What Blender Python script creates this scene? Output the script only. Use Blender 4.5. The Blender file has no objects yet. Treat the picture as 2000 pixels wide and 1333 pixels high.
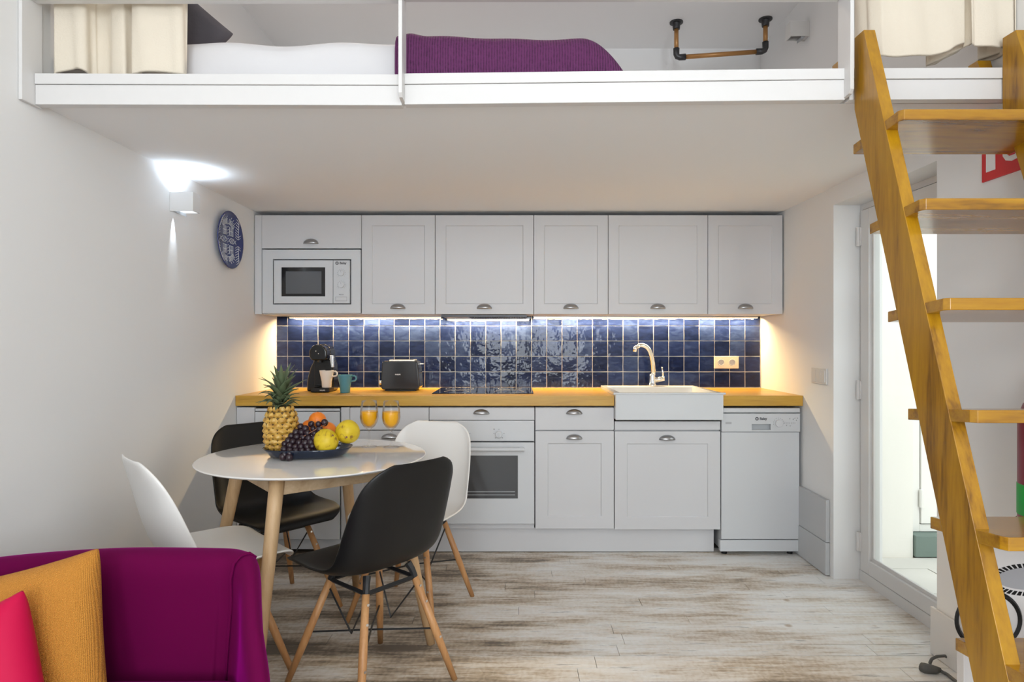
import bpy, math, random
import numpy as np
from mathutils import Vector, Matrix

random.seed(7)
SC = bpy.context.scene
COL = SC.collection
PI = math.pi

# ------------------------------------------------------------------ camera, world, lights, exposure
F, CX, CY, H = 1245.0, 1008.0, 668.0, 1.215      # focal length and principal point in photo pixels, camera height
cam_d = bpy.data.cameras.new('camera'); cam = bpy.data.objects.new('camera', cam_d); COL.objects.link(cam)
cam_d.sensor_width = 36; cam_d.lens = 36 * F / 2000
cam_d.shift_x = -(CX - 1000) / 2000; cam_d.shift_y = (CY - 666.5) / 2000
cam_d.clip_start = 0.05
cam.location = (0, 0, H); cam.rotation_euler = (PI / 2, 0, 0)
SC.camera = cam
SC.view_settings.view_transform = 'Standard'; SC.view_settings.look = 'None'
SC.view_settings.gamma = 1; SC.view_settings.use_curve_mapping = False
SC.view_settings.exposure = -0.10
SC.cycles.use_denoising = True
SC.cycles.max_bounces = 10; SC.cycles.diffuse_bounces = 6; SC.cycles.glossy_bounces = 4
SC.cycles.transparent_max_bounces = 12; SC.cycles.transmission_bounces = 6
SC.cycles.caustics_reflective = False; SC.cycles.caustics_refractive = False
SC.cycles.sample_clamp_indirect = 6

world = bpy.data.worlds.new('sky'); SC.world = world; world.use_nodes = True
bg = world.node_tree.nodes['Background']
bg.inputs[0].default_value = (0.88, 0.94, 1.0, 1); bg.inputs[1].default_value = 2.6

def area(name, loc, rot, sx, sy, power, col):
    d = bpy.data.lights.new(name, 'AREA'); d.shape = 'RECTANGLE'; d.size = sx; d.size_y = sy
    d.energy = power; d.color = col
    o = bpy.data.objects.new(name, d); COL.objects.link(o); o.location = loc; o.rotation_euler = rot
    return o
# added daylight lamps at two assumed tall windows in the wall behind the camera
for wx in (-0.40, 0.75):
    area('window_daylight', (wx, -2.42, 1.75), (PI / 2, 0, 0), 0.80, 1.9, 58, (0.88, 0.94, 1.0))
# hazy sun over the lane outside the garden door
sun_d = bpy.data.lights.new('sun', 'SUN'); sun_d.energy = 2.2; sun_d.angle = math.radians(25); sun_d.color = (1.0, 0.97, 0.92)
sun = bpy.data.objects.new('sun', sun_d); COL.objects.link(sun); sun.location = (3, 0, 6)
sun.rotation_euler = Vector((0.10, 0.62, -0.78)).to_track_quat('-Z', 'Y').to_euler()
# two unseen ceiling lamps added to brighten the living side
for lx in (-0.7, 0.7):
    area('ceiling_lamp_light', (lx, 0.20, 3.10), (0, 0, 0), 0.30, 0.30, 4, (1.0, 0.88, 0.74))

# ------------------------------------------------------------------ helpers
def X(px, Y): return (px - CX) * Y / F
def Z(py, Y): return H - (py - CY) * Y / F

ORG = {}
class MB:
    def __init__(s): s.v = []; s.f = []
    def add(s, vs, fs):
        n = len(s.v); s.v += [tuple(v) for v in vs]; s.f += [tuple(i + n for i in f) for f in fs]; return s
    def box(s, x0, x1, y0, y1, z0, z1):
        x0, x1 = min(x0, x1), max(x0, x1); y0, y1 = min(y0, y1), max(y0, y1); z0, z1 = min(z0, z1), max(z0, z1)
        return s.add([(x0, y0, z0), (x1, y0, z0), (x1, y1, z0), (x0, y1, z0), (x0, y0, z1), (x1, y0, z1), (x1, y1, z1), (x0, y1, z1)],
                     [(0, 3, 2, 1), (4, 5, 6, 7), (0, 1, 5, 4), (1, 2, 6, 5), (2, 3, 7, 6), (3, 0, 4, 7)])
    def prism(s, poly, axis, a, b):
        # polygon in the two remaining axes (order x,y,z without axis), extruded from a to b
        n = len(poly)
        def pt(p, t):
            if axis == 'x': return (t, p[0], p[1])
            if axis == 'y': return (p[0], t, p[1])
            return (p[0], p[1], t)
        vs = [pt(p, a) for p in poly] + [pt(p, b) for p in poly]
        fs = [tuple(range(n))[::-1], tuple(range(n, 2 * n))] + [(i, (i + 1) % n, n + (i + 1) % n, n + i) for i in range(n)]
        return s.add(vs, fs)
    def tube(s, pts, r, n=10, closed=False, cap=True):
        pts = [Vector(p) for p in pts]; m = len(pts)
        rs = r if isinstance(r, (list, tuple)) else [r] * m
        up = None; rings = []
        for i, p in enumerate(pts):
            if closed: t = pts[(i + 1) % m] - pts[i - 1]
            else: t = pts[min(i + 1, m - 1)] - pts[max(i - 1, 0)]
            t.normalize()
            if up is None:
                up = Vector((0, 0, 1)) if abs(t.z) < 0.9 else Vector((1, 0, 0))
            u = (up - t * up.dot(t)).normalized(); w = t.cross(u); up = u
            rings.append([p + (u * math.cos(a) + w * math.sin(a)) * rs[i] for a in [2 * PI * k / n for k in range(n)]])
        vs = [v for rg in rings for v in rg]; fs = []
        for i in range(m if closed else m - 1):
            j = (i + 1) % m
            for k in range(n):
                l = (k + 1) % n
                fs.append((i * n + k, i * n + l, j * n + l, j * n + k))
        if cap and not closed:
            fs.append(tuple(range(n))[::-1]); fs.append(tuple((m - 1) * n + k for k in range(n)))
        return s.add(vs, fs)
    def lathe(s, prof, n=32, c=(0, 0, 0), sy=1.0):
        vs = []; fs = []; m = len(prof)
        for (r, z) in prof:
            for k in range(n):
                a = 2 * PI * k / n
                vs.append((c[0] + r * math.cos(a), c[1] + sy * r * math.sin(a), c[2] + z))
        for i in range(m - 1):
            for k in range(n):
                l = (k + 1) % n
                fs.append((i * n + k, i * n + l, (i + 1) * n + l, (i + 1) * n + k))
        if prof[0][0] > 1e-6: fs.append(tuple(range(n))[::-1])
        if prof[-1][0] > 1e-6: fs.append(tuple((m - 1) * n + k for k in range(n)))
        return s.add(vs, fs)
    def cyl(s, c, r, h, axis='z', n=20):
        c = Vector(c); d = {'x': Vector((1, 0, 0)), 'y': Vector((0, 1, 0)), 'z': Vector((0, 0, 1))}[axis]
        return s.tube([c, c + d * h], r, n)
    def ball(s, c, r, n=16, m=10, sc=(1, 1, 1)):
        vs = []; fs = []
        for i in range(m + 1):
            t = PI * i / m
            for k in range(n):
                a = 2 * PI * k / n
                vs.append((c[0] + sc[0] * r * math.sin(t) * math.cos(a), c[1] + sc[1] * r * math.sin(t) * math.sin(a), c[2] + sc[2] * r * math.cos(t)))
        for i in range(m):
            for k in range(n):
                l = (k + 1) % n
                fs.append((i * n + k, (i + 1) * n + k, (i + 1) * n + l, i * n + l))
        return s.add(vs, fs)
    def grid(s, P, flip=False):
        nu = len(P); nv = len(P[0]); vs = [p for row in P for p in row]; fs = []
        for i in range(nu - 1):
            for j in range(nv - 1):
                q = (i * nv + j, (i + 1) * nv + j, (i + 1) * nv + j + 1, i * nv + j + 1)
                fs.append(q[::-1] if flip else q)
        return s.add(vs, fs)
    def build(s, name, mat, parent=None, smooth=False, bevel=0, seg=2, local=False, solid=0, sub=0, weld=False):
        off = Vector((0, 0, 0))
        if parent is not None and not local: off = ORG.get(parent.name, Vector((0, 0, 0)))
        me = bpy.data.meshes.new(name)
        me.from_pydata([(v[0] - off.x, v[1] - off.y, v[2] - off.z) for v in s.v], [], s.f)
        me.validate(); me.update()
        if weld:
            import bmesh
            bm = bmesh.new(); bm.from_mesh(me); bmesh.ops.remove_doubles(bm, verts=bm.verts, dist=1e-5)
            bmesh.ops.recalc_face_normals(bm, faces=bm.faces); bm.to_mesh(me); bm.free()
        o = bpy.data.objects.new(name, me); COL.objects.link(o)
        if mat: me.materials.append(mat)
        if parent is not None: o.parent = parent
        ORG[o.name] = off
        if smooth:
            for p in me.polygons: p.use_smooth = True
        if solid:
            m = o.modifiers.new('solid', 'SOLIDIFY'); m.thickness = solid; m.offset = 0
        if bevel:
            m = o.modifiers.new('bevel', 'BEVEL'); m.width = bevel; m.segments = seg; m.limit_method = 'ANGLE'; m.angle_limit = 0.6
            for p in me.polygons: p.use_smooth = True
            m.harden_normals = True
        if sub:
            m = o.modifiers.new('sub', 'SUBSURF'); m.levels = sub; m.render_levels = sub
        return o

def thing(name, loc, label, cat, group=None, rz=0):
    o = bpy.data.objects.new(name, None); COL.objects.link(o)
    o.location = loc; o.rotation_euler = (0, 0, rz); o.empty_display_size = 0.05
    ORG[o.name] = Vector(loc)
    return tag(o, label, cat, group)
def tag(o, label, cat, group=None):
    o['label'] = label; o['category'] = cat
    if group: o['group'] = group
    return o
def struct(o, label=None):
    o['kind'] = 'structure'
    if label: o['label'] = label
    return o
def copy_tree(o, parent=None):
    c = o.copy(); COL.objects.link(c)
    if parent is not None: c.parent = parent
    for ch in list(o.children): copy_tree(ch, c)
    return c
def text_mesh(txt, size, bold=0.0):
    cu = bpy.data.curves.new('t', 'FONT'); cu.body = txt; cu.size = size; cu.align_x = 'CENTER'; cu.align_y = 'CENTER'
    cu.extrude = 0.0004; cu.offset = bold
    ob = bpy.data.objects.new('t', cu); COL.objects.link(ob)
    bpy.context.view_layer.update()
    me = bpy.data.meshes.new_from_object(ob.evaluated_get(bpy.context.evaluated_depsgraph_get()))
    bpy.data.objects.remove(ob)
    return me
def put_text(name, txt, size, loc, mat, parent, rot=(PI / 2, 0, 0), bold=0.0):
    me = text_mesh(txt, size, bold); me.materials.clear(); me.materials.append(mat)
    o = bpy.data.objects.new(name, me); COL.objects.link(o)
    off = ORG.get(parent.name, Vector((0, 0, 0)))
    o.parent = parent; o.location = Vector(loc) - off; o.rotation_euler = rot
    return o

# ------------------------------------------------------------------ materials
def newmat(name):
    m = bpy.data.materials.new(name); m.use_nodes = True
    nt = m.node_tree; b = nt.nodes['Principled BSDF']
    return m, nt, b
def N(nt, typ, **kw):
    n = nt.nodes.new(typ)
    for k, v in kw.items(): setattr(n, k, v)
    return n
def mat(name, col, rough=0.5, metal=0.0, bump=0.0, bscale=60, var=0.0, spec=0.5, coat=0.0, sheen=0.0, emit=None, estr=0):
    m, nt, b = newmat(name)
    b.inputs['Base Color'].default_value = (*col, 1); b.inputs['Roughness'].default_value = rough
    b.inputs['Metallic'].default_value = metal; b.inputs['Specular IOR Level'].default_value = spec
    b.inputs['Coat Weight'].default_value = coat; b.inputs['Sheen Weight'].default_value = sheen
    if sheen: b.inputs['Sheen Roughness'].default_value = 0.35
    if emit: b.inputs['Emission Color'].default_value = (*emit, 1); b.inputs['Emission Strength'].default_value = estr
    if bump or var:
        tc = N(nt, 'ShaderNodeTexCoord'); no = N(nt, 'ShaderNodeTexNoise'); no.inputs['Scale'].default_value = bscale
        no.inputs['Detail'].default_value = 4
        nt.links.new(tc.outputs['Object'], no.inputs['Vector'])
        if bump:
            bp = N(nt, 'ShaderNodeBump'); bp.inputs['Strength'].default_value = bump; bp.inputs['Distance'].default_value = 0.004
            nt.links.new(no.outputs['Fac'], bp.inputs['Height']); nt.links.new(bp.outputs['Normal'], b.inputs['Normal'])
        if var:
            n2 = N(nt, 'ShaderNodeTexNoise'); n2.inputs['Scale'].default_value = 1.7; n2.inputs['Detail'].default_value = 3
            nt.links.new(tc.outputs['Object'], n2.inputs['Vector'])
            mx = N(nt, 'ShaderNodeMix', data_type='RGBA')
            mx.inputs[6].default_value = (*[c * (1 - var) for c in col], 1); mx.inputs[7].default_value = (*[min(1, c * (1 + var)) for c in col], 1)
            nt.links.new(n2.outputs['Fac'], mx.inputs[0]); nt.links.new(mx.outputs[2], b.inputs['Base Color'])
    return m
def ramp(nt, stops):
    r = N(nt, 'ShaderNodeValToRGB'); e = r.color_ramp.elements
    e[0].position, e[0].color = stops[0][0], (*stops[0][1], 1)
    e[1].position, e[1].color = stops[-1][0], (*stops[-1][1], 1)
    for p, c in stops[1:-1]:
        x = e.new(p); x.color = (*c, 1)
    return r
def wood(name, dark, mid, light, axis='x', scale=9.0, stretch=9, rough=0.35, coat=0.0, bump=0.08):
    m, nt, b = newmat(name)
    tc = N(nt, 'ShaderNodeTexCoord'); mp = N(nt, 'ShaderNodeMapping'); oi = N(nt, 'ShaderNodeObjectInfo')
    sc = {'x': (1 / stretch, 1, 1), 'y': (1, 1 / stretch, 1), 'z': (1, 1, 1 / stretch)}[axis]
    mp.inputs['Scale'].default_value = sc
    mul = N(nt, 'ShaderNodeMath', operation='MULTIPLY'); mul.inputs[1].default_value = 13.0
    nt.links.new(oi.outputs['Random'], mul.inputs[0])
    cmb = N(nt, 'ShaderNodeCombineXYZ')
    for i in range(3): nt.links.new(mul.outputs[0], cmb.inputs[i])
    nt.links.new(cmb.outputs[0], mp.inputs['Location'])
    nt.links.new(tc.outputs['Object'], mp.inputs['Vector'])
    n1 = N(nt, 'ShaderNodeTexNoise'); n1.inputs['Scale'].default_value = scale; n1.inputs['Detail'].default_value = 5; n1.inputs['Distortion'].default_value = 0.9
    n2 = N(nt, 'ShaderNodeTexNoise'); n2.inputs['Scale'].default_value = scale * 9; n2.inputs['Detail'].default_value = 3
    nt.links.new(mp.outputs[0], n1.inputs['Vector']); nt.links.new(mp.outputs[0], n2.inputs['Vector'])
    ad = N(nt, 'ShaderNodeMath', operation='MULTIPLY_ADD'); ad.inputs[1].default_value = 0.35
    nt.links.new(n2.outputs['Fac'], ad.inputs[0]); nt.links.new(n1.outputs['Fac'], ad.inputs[2])
    r = ramp(nt, [(0.42, dark), (0.62, mid), (0.86, light)])
    nt.links.new(ad.outputs[0], r.inputs[0]); nt.links.new(r.outputs[0], b.inputs['Base Color'])
    b.inputs['Roughness'].default_value = rough; b.inputs['Coat Weight'].default_value = coat; b.inputs['Coat Roughness'].default_value = 0.12
    bp = N(nt, 'ShaderNodeBump'); bp.inputs['Strength'].default_value = bump; bp.inputs['Distance'].default_value = 0.003
    nt.links.new(ad.outputs[0], bp.inputs['Height']); nt.links.new(bp.outputs['Normal'], b.inputs['Normal'])
    return m
def clear_glass(name, tint=(1, 1, 1), refl=0.12, fac=0.45):
    m = bpy.data.materials.new(name); m.use_nodes = True; nt = m.node_tree; nt.nodes.clear()
    out = N(nt, 'ShaderNodeOutputMaterial'); tr = N(nt, 'ShaderNodeBsdfTransparent'); gl = N(nt, 'ShaderNodeBsdfGlossy')
    tr.inputs[0].default_value = (*tint, 1); gl.inputs['Roughness'].default_value = 0.03
    lw = N(nt, 'ShaderNodeLayerWeight'); lw.inputs[0].default_value = refl
    mx = N(nt, 'ShaderNodeMixShader'); ml = N(nt, 'ShaderNodeMath', operation='MULTIPLY'); ml.inputs[1].default_value = fac
    nt.links.new(lw.outputs['Fresnel'], ml.inputs[0]); nt.links.new(ml.outputs[0], mx.inputs[0]); nt.links.new(tr.outputs[0], mx.inputs[1]); nt.links.new(gl.outputs[0], mx.inputs[2])
    nt.links.new(mx.outputs[0], out.inputs[0])
    return m

M = {}
M['wall'] = mat('painted plaster white', (0.79, 0.79, 0.785), 0.75, bump=0.10, bscale=14, spec=0.25)
M['ceil'] = mat('ceiling paint', (0.86, 0.865, 0.87), 0.8, spec=0.2)
M['trim'] = mat('white painted timber', (0.67, 0.66, 0.65), 0.42, bump=0.10, bscale=30)
M['cab'] = mat('matt white cabinet foil', (0.59, 0.59, 0.605), 0.42)
M['appl'] = mat('white enamel', (0.59, 0.605, 0.625), 0.28)
M['applgrey'] = mat('pale grey plastic', (0.42, 0.44, 0.46), 0.45)
M['print'] = mat('dark grey print', (0.10, 0.10, 0.11), 0.5)
M['printlt'] = mat('light grey print', (0.38, 0.38, 0.40), 0.5)
M['darkgap'] = mat('dark seal', (0.03, 0.03, 0.035), 0.5)
M['steel'] = mat('brushed pewter', (0.42, 0.42, 0.43), 0.28, 1.0)
M['chrome'] = mat('chrome', (0.86, 0.86, 0.86), 0.06, 1.0)
M['blackglass'] = mat('black ceramic glass', (0.006, 0.006, 0.008), 0.03, spec=0.6)
M['ovenglass'] = mat('smoked oven glass', (0.045, 0.047, 0.05), 0.10)
M['microglass'] = mat('smoked microwave glass', (0.10, 0.105, 0.115), 0.12)
M['ceramic'] = mat('white glazed ceramic', (0.64, 0.66, 0.68), 0.12)
M['blackplastic'] = mat('black plastic satin', (0.0055, 0.0055, 0.006), 0.42, spec=0.35)
M['blackgloss'] = mat('black gloss plastic', (0.010, 0.010, 0.011), 0.10)
M['greymetal'] = mat('graphite toaster shell', (0.030, 0.033, 0.038), 0.14)
M['whiteplastic'] = mat('white shell plastic', (0.80, 0.785, 0.755), 0.35)
M['blackmetal'] = mat('black powder coated metal', (0.015, 0.015, 0.016), 0.45)
M['oak'] = wood('pale oak', (0.40, 0.24, 0.115), (0.53, 0.335, 0.17), (0.64, 0.43, 0.235), 'z', 14, 10, 0.5)
M['oakx'] = wood('pale oak apron', (0.40, 0.26, 0.14), (0.52, 0.36, 0.21), (0.62, 0.45, 0.28), 'x', 14, 10, 0.5)
M['beech'] = wood('beech dowel', (0.36, 0.165, 0.06), (0.48, 0.235, 0.09), (0.58, 0.31, 0.13), 'z', 18, 9, 0.45)
M['worktop'] = wood('oiled oak worktop', (0.32, 0.155, 0.020), (0.50, 0.275, 0.036), (0.60, 0.35, 0.055), 'x', 16, 14, 0.32)
M['ladder'] = wood('varnished pine stringer', (0.15, 0.060, 0.002), (0.34, 0.160, 0.003), (0.44, 0.225, 0.005), 'z', 15, 9, 0.32, coat=0.15)
M['tread'] = wood('varnished pine tread', (0.15, 0.060, 0.003), (0.34, 0.155, 0.004), (0.44, 0.22, 0.007), 'x', 15, 9, 0.22, coat=0.4)
M['tabletop'] = mat('white lacquered tabletop', (0.84, 0.82, 0.795), 0.07, coat=0.6)
M['cream'] = mat('cream cotton cloth', (0.70, 0.63, 0.52), 0.85, bump=0.25, bscale=160, sheen=0.2)
M['sheet'] = mat('white cotton sheet', (0.66, 0.65, 0.66), 0.85, bump=1.0, bscale=7)
M['greycloth'] = mat('charcoal cotton', (0.085, 0.08, 0.095), 0.9, bump=0.3, bscale=60)
M['velvet'] = mat('magenta velvet', (0.11, 0.0, 0.042), 0.85, bump=0.10, bscale=20, spec=0.1)
b_ = M['velvet'].node_tree.nodes['Principled BSDF']
b_.inputs['Sheen Weight'].default_value = 0.30; b_.inputs['Sheen Tint'].default_value = (0.70, 0.0, 0.50, 1); b_.inputs['Sheen Roughness'].default_value = 0.35
M['pink'] = mat('hot pink satin', (0.50, 0.0, 0.050), 0.6, spec=0.25, bump=0.12, bscale=10)
M['whitemug'] = mat('cream stoneware', (0.78, 0.70, 0.62), 0.25)
M['bluemug'] = mat('teal stoneware', (0.075, 0.235, 0.295), 0.25)
M['juice'] = mat('orange juice', (0.88, 0.42, 0.008), 0.35)
M['glass'] = clear_glass('wine glass', (0.985, 0.985, 0.985), 0.20, 0.55)
M['pane'] = clear_glass('door pane', (0.96, 0.98, 0.97), 0.10)
M['orange'] = mat('orange peel', (0.78, 0.20, 0.012), 0.4, bump=0.3, bscale=220)
M['grape'] = mat('dark grape skin', (0.022, 0.010, 0.016), 0.30, var=0.5)
M['stem'] = mat('grape stem', (0.20, 0.09, 0.05), 0.7)
M['copper'] = mat('copper brown pipe', (0.42, 0.21, 0.07), 0.38, 0.35)
M['iron'] = mat('dark cast iron', (0.065, 0.065, 0.068), 0.42, 0.7)
M['red'] = mat('red sign print', (0.60, 0.015, 0.02), 0.4)
M['redpaint'] = mat('extinguisher red', (0.22, 0.012, 0.03), 0.35)
M['greenprint'] = mat('green label print', (0.0, 0.36, 0.04), 0.45)
M['whiteprint'] = mat('white print', (0.80, 0.80, 0.80), 0.5)
M['socket'] = mat('cream socket plastic', (0.74, 0.66, 0.50), 0.4)
M['switch'] = mat('white switch plastic', (0.66, 0.65, 0.63), 0.35)
M['greypanel'] = mat('grey painted board', (0.50, 0.51, 0.52), 0.6, bump=0.3, bscale=12, var=0.12)
M['outwall'] = mat('exterior limewash', (0.80, 0.78, 0.73), 0.85, bump=0.5, bscale=9, var=0.06)
M['outdoor'] = mat('exterior white painted door', (0.80, 0.79, 0.76), 0.5)
M['greenstone'] = mat('mossy green stone', (0.15, 0.20, 0.175), 0.7, bump=0.5, bscale=16, var=0.5)
M['outslab'] = mat('exterior pale flagstone', (0.60, 0.585, 0.55), 0.75, bump=0.4, bscale=10, var=0.2)
M['grout'] = mat('pale sanded grout', (0.78, 0.72, 0.63), 0.85, bump=0.3, bscale=90)
M['subfloor'] = mat('dark joint filler', (0.16, 0.14, 0.12), 0.9)
M['led'] = mat('led diffuser', (0.9, 0.85, 0.75), 0.4, emit=(1.0, 0.72, 0.40), estr=5.0)
M['plateblue'] = mat('cobalt glaze', (0.030, 0.040, 0.150), 0.22)
M['platewhite'] = mat('white sgraffito', (0.66, 0.67, 0.70), 0.5)
M['box'] = mat('white printed cardboard', (0.72, 0.70, 0.69), 0.6)
M['cable'] = mat('grey rubber cable', (0.11, 0.11, 0.105), 0.6)
M['aluminium'] = mat('aluminium', (0.62, 0.62, 0.60), 0.35, 1.0)

def tile_mat():
    m, nt, b = newmat('blue zellige glaze')
    tc = N(nt, 'ShaderNodeTexCoord'); oi = N(nt, 'ShaderNodeObjectInfo')
    mul = N(nt, 'ShaderNodeVectorMath', operation='SCALE'); mul.inputs['Scale'].default_value = 1.0
    cmb = N(nt, 'ShaderNodeCombineXYZ'); k = N(nt, 'ShaderNodeMath', operation='MULTIPLY'); k.inputs[1].default_value = 40
    nt.links.new(oi.outputs['Random'], k.inputs[0])
    for i in range(3): nt.links.new(k.outputs[0], cmb.inputs[i])
    ad = N(nt, 'ShaderNodeVectorMath', operation='ADD')
    nt.links.new(tc.outputs['Object'], ad.inputs[0]); nt.links.new(cmb.outputs[0], ad.inputs[1])
    mp = N(nt, 'ShaderNodeMapping'); mp.inputs['Scale'].default_value = (0.55, 1, 1.3); nt.links.new(ad.outputs[0], mp.inputs['Vector'])
    n1 = N(nt, 'ShaderNodeTexNoise'); n1.inputs['Scale'].default_value = 26; n1.inputs['Detail'].default_value = 4; n1.inputs['Distortion'].default_value = 1.0
    nt.links.new(mp.outputs[0], n1.inputs['Vector'])
    ad2 = N(nt, 'ShaderNodeMath', operation='MULTIPLY_ADD'); ad2.inputs[1].default_value = 0.55; 
    sub = N(nt, 'ShaderNodeMath', operation='MULTIPLY_ADD'); sub.inputs[1].default_value = 0.30; sub.inputs[2].default_value = -0.02
    nt.links.new(oi.outputs['Random'], sub.inputs[0]); nt.links.new(n1.outputs['Fac'], ad2.inputs[0]); nt.links.new(sub.outputs[0], ad2.inputs[2])
    r = ramp(nt, [(0.22, (0.005, 0.009, 0.034)), (0.42, (0.011, 0.020, 0.075)), (0.62, (0.030, 0.050, 0.130))])
    nt.links.new(ad2.outputs[0], r.inputs[0]); nt.links.new(r.outputs[0], b.inputs['Base Color'])
    b.inputs['Roughness'].default_value = 0.07; b.inputs['Specular IOR Level'].default_value = 0.22
    n2 = N(nt, 'ShaderNodeTexNoise'); n2.inputs['Scale'].default_value = 19; n2.inputs['Detail'].default_value = 2.0
    nt.links.new(ad.outputs[0], n2.inputs['Vector'])
    bp = N(nt, 'ShaderNodeBump'); bp.inputs['Strength'].default_value = 0.6; bp.inputs['Distance'].default_value = 0.004
    nt.links.new(n2.outputs['Fac'], bp.inputs['Height']); nt.links.new(bp.outputs['Normal'], b.inputs['Normal'])
    return m
M['tile'] = tile_mat()

def floor_mat():
    m, nt, b = newmat('whitewashed distressed boards')
    tc = N(nt, 'ShaderNodeTexCoord'); oi = N(nt, 'ShaderNodeObjectInfo'); geo = N(nt, 'ShaderNodeNewGeometry')
    k = N(nt, 'ShaderNodeMath', operation='MULTIPLY'); k.inputs[1].default_value = 25; nt.links.new(oi.outputs['Random'], k.inputs[0])
    cmb = N(nt, 'ShaderNodeCombineXYZ'); nt.links.new(k.outputs[0], cmb.inputs[0]); nt.links.new(k.outputs[0], cmb.inputs[2])
    ad = N(nt, 'ShaderNodeVectorMath', operation='ADD'); nt.links.new(geo.outputs['Position'], ad.inputs[0]); nt.links.new(cmb.outputs[0], ad.inputs[1])
    # long fine grain, broken by board
    mg = N(nt, 'ShaderNodeMapping'); mg.inputs['Scale'].default_value = (0.10, 1, 1); nt.links.new(ad.outputs[0], mg.inputs['Vector'])
    g = N(nt, 'ShaderNodeTexNoise'); g.inputs['Scale'].default_value = 62; g.inputs['Detail'].default_value = 6; g.inputs['Roughness'].default_value = 0.65
    nt.links.new(mg.outputs[0], g.inputs['Vector'])
    # worn patches that run over several boards
    mw = N(nt, 'ShaderNodeMapping'); mw.inputs['Scale'].default_value = (0.45, 1.9, 1); mw.inputs['Location'].default_value = (0.35, 0.4, 0)
    nt.links.new(geo.outputs['Position'], mw.inputs['Vector'])
    w = N(nt, 'ShaderNodeTexNoise'); w.inputs['Scale'].default_value = 3.0; w.inputs['Detail'].default_value = 9; w.inputs['Roughness'].default_value = 0.62
    nt.links.new(mw.outputs[0], w.inputs['Vector'])
    # door daylight painted into the colour: boards grow paler toward the garden door
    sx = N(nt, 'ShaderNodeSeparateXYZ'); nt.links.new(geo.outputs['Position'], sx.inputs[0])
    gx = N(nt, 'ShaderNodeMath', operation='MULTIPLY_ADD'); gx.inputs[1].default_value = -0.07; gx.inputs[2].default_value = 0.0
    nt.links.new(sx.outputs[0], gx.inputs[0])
    # saw marks across the boards
    ms = N(nt, 'ShaderNodeMapping'); ms.inputs['Rotation'].default_value = (0, 0, 0.12); nt.links.new(ad.outputs[0], ms.inputs['Vector'])
    sw = N(nt, 'ShaderNodeTexWave'); sw.inputs['Scale'].default_value = 11; sw.inputs['Distortion'].default_value = 9; sw.inputs['Detail'].default_value = 3; sw.inputs['Detail Scale'].default_value = 2.5
    nt.links.new(ms.outputs[0], sw.inputs['Vector'])
    a1 = N(nt, 'ShaderNodeMath', operation='MULTIPLY_ADD'); a1.inputs[1].default_value = 0.46; nt.links.new(g.outputs['Fac'], a1.inputs[0]); nt.links.new(w.outputs['Fac'], a1.inputs[2])
    a2 = N(nt, 'ShaderNodeMath', operation='MULTIPLY_ADD'); a2.inputs[1].default_value = 0.03; nt.links.new(sw.outputs['Fac'], a2.inputs[0]); nt.links.new(a1.outputs[0], a2.inputs[2])
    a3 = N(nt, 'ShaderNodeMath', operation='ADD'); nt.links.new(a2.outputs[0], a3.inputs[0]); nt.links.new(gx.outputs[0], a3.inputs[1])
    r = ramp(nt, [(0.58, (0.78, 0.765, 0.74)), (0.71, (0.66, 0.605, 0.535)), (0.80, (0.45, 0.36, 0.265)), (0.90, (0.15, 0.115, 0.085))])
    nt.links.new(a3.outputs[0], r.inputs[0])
    # thin dark cracks
    cr = ramp(nt, [(0.33, (0.35, 0.33, 0.31)), (0.40, (1, 1, 1))]); nt.links.new(g.outputs['Fac'], cr.inputs[0])
    mx = N(nt, 'ShaderNodeMix', data_type='RGBA', blend_type='MULTIPLY'); mx.inputs[0].default_value = 0.8
    nt.links.new(r.outputs[0], mx.inputs[6]); nt.links.new(cr.outputs[0], mx.inputs[7])
    # knots
    vo = N(nt, 'ShaderNodeTexVoronoi'); vo.inputs['Scale'].default_value = 3.2; nt.links.new(ad.outputs[0], vo.inputs['Vector'])
    kr = ramp(nt, [(0.035, (0.50, 0.37, 0.24)), (0.07, (1, 1, 1))]); nt.links.new(vo.outputs['Distance'], kr.inputs[0])
    mk = N(nt, 'ShaderNodeMix', data_type='RGBA', blend_type='MULTIPLY'); mk.inputs[0].default_value = 0.8
    nt.links.new(mx.outputs[2], mk.inputs[6]); nt.links.new(kr.outputs[0], mk.inputs[7])
    nt.links.new(mk.outputs[2], b.inputs['Base Color'])
    b.inputs['Roughness'].default_value = 0.42
    bp = N(nt, 'ShaderNodeBump'); bp.inputs['Strength'].default_value = 0.25; bp.inputs['Distance'].default_value = 0.003
    nt.links.new(a2.outputs[0], bp.inputs['Height']); nt.links.new(bp.outputs['Normal'], b.inputs['Normal'])
    return m
M['floor'] = floor_mat()

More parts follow.
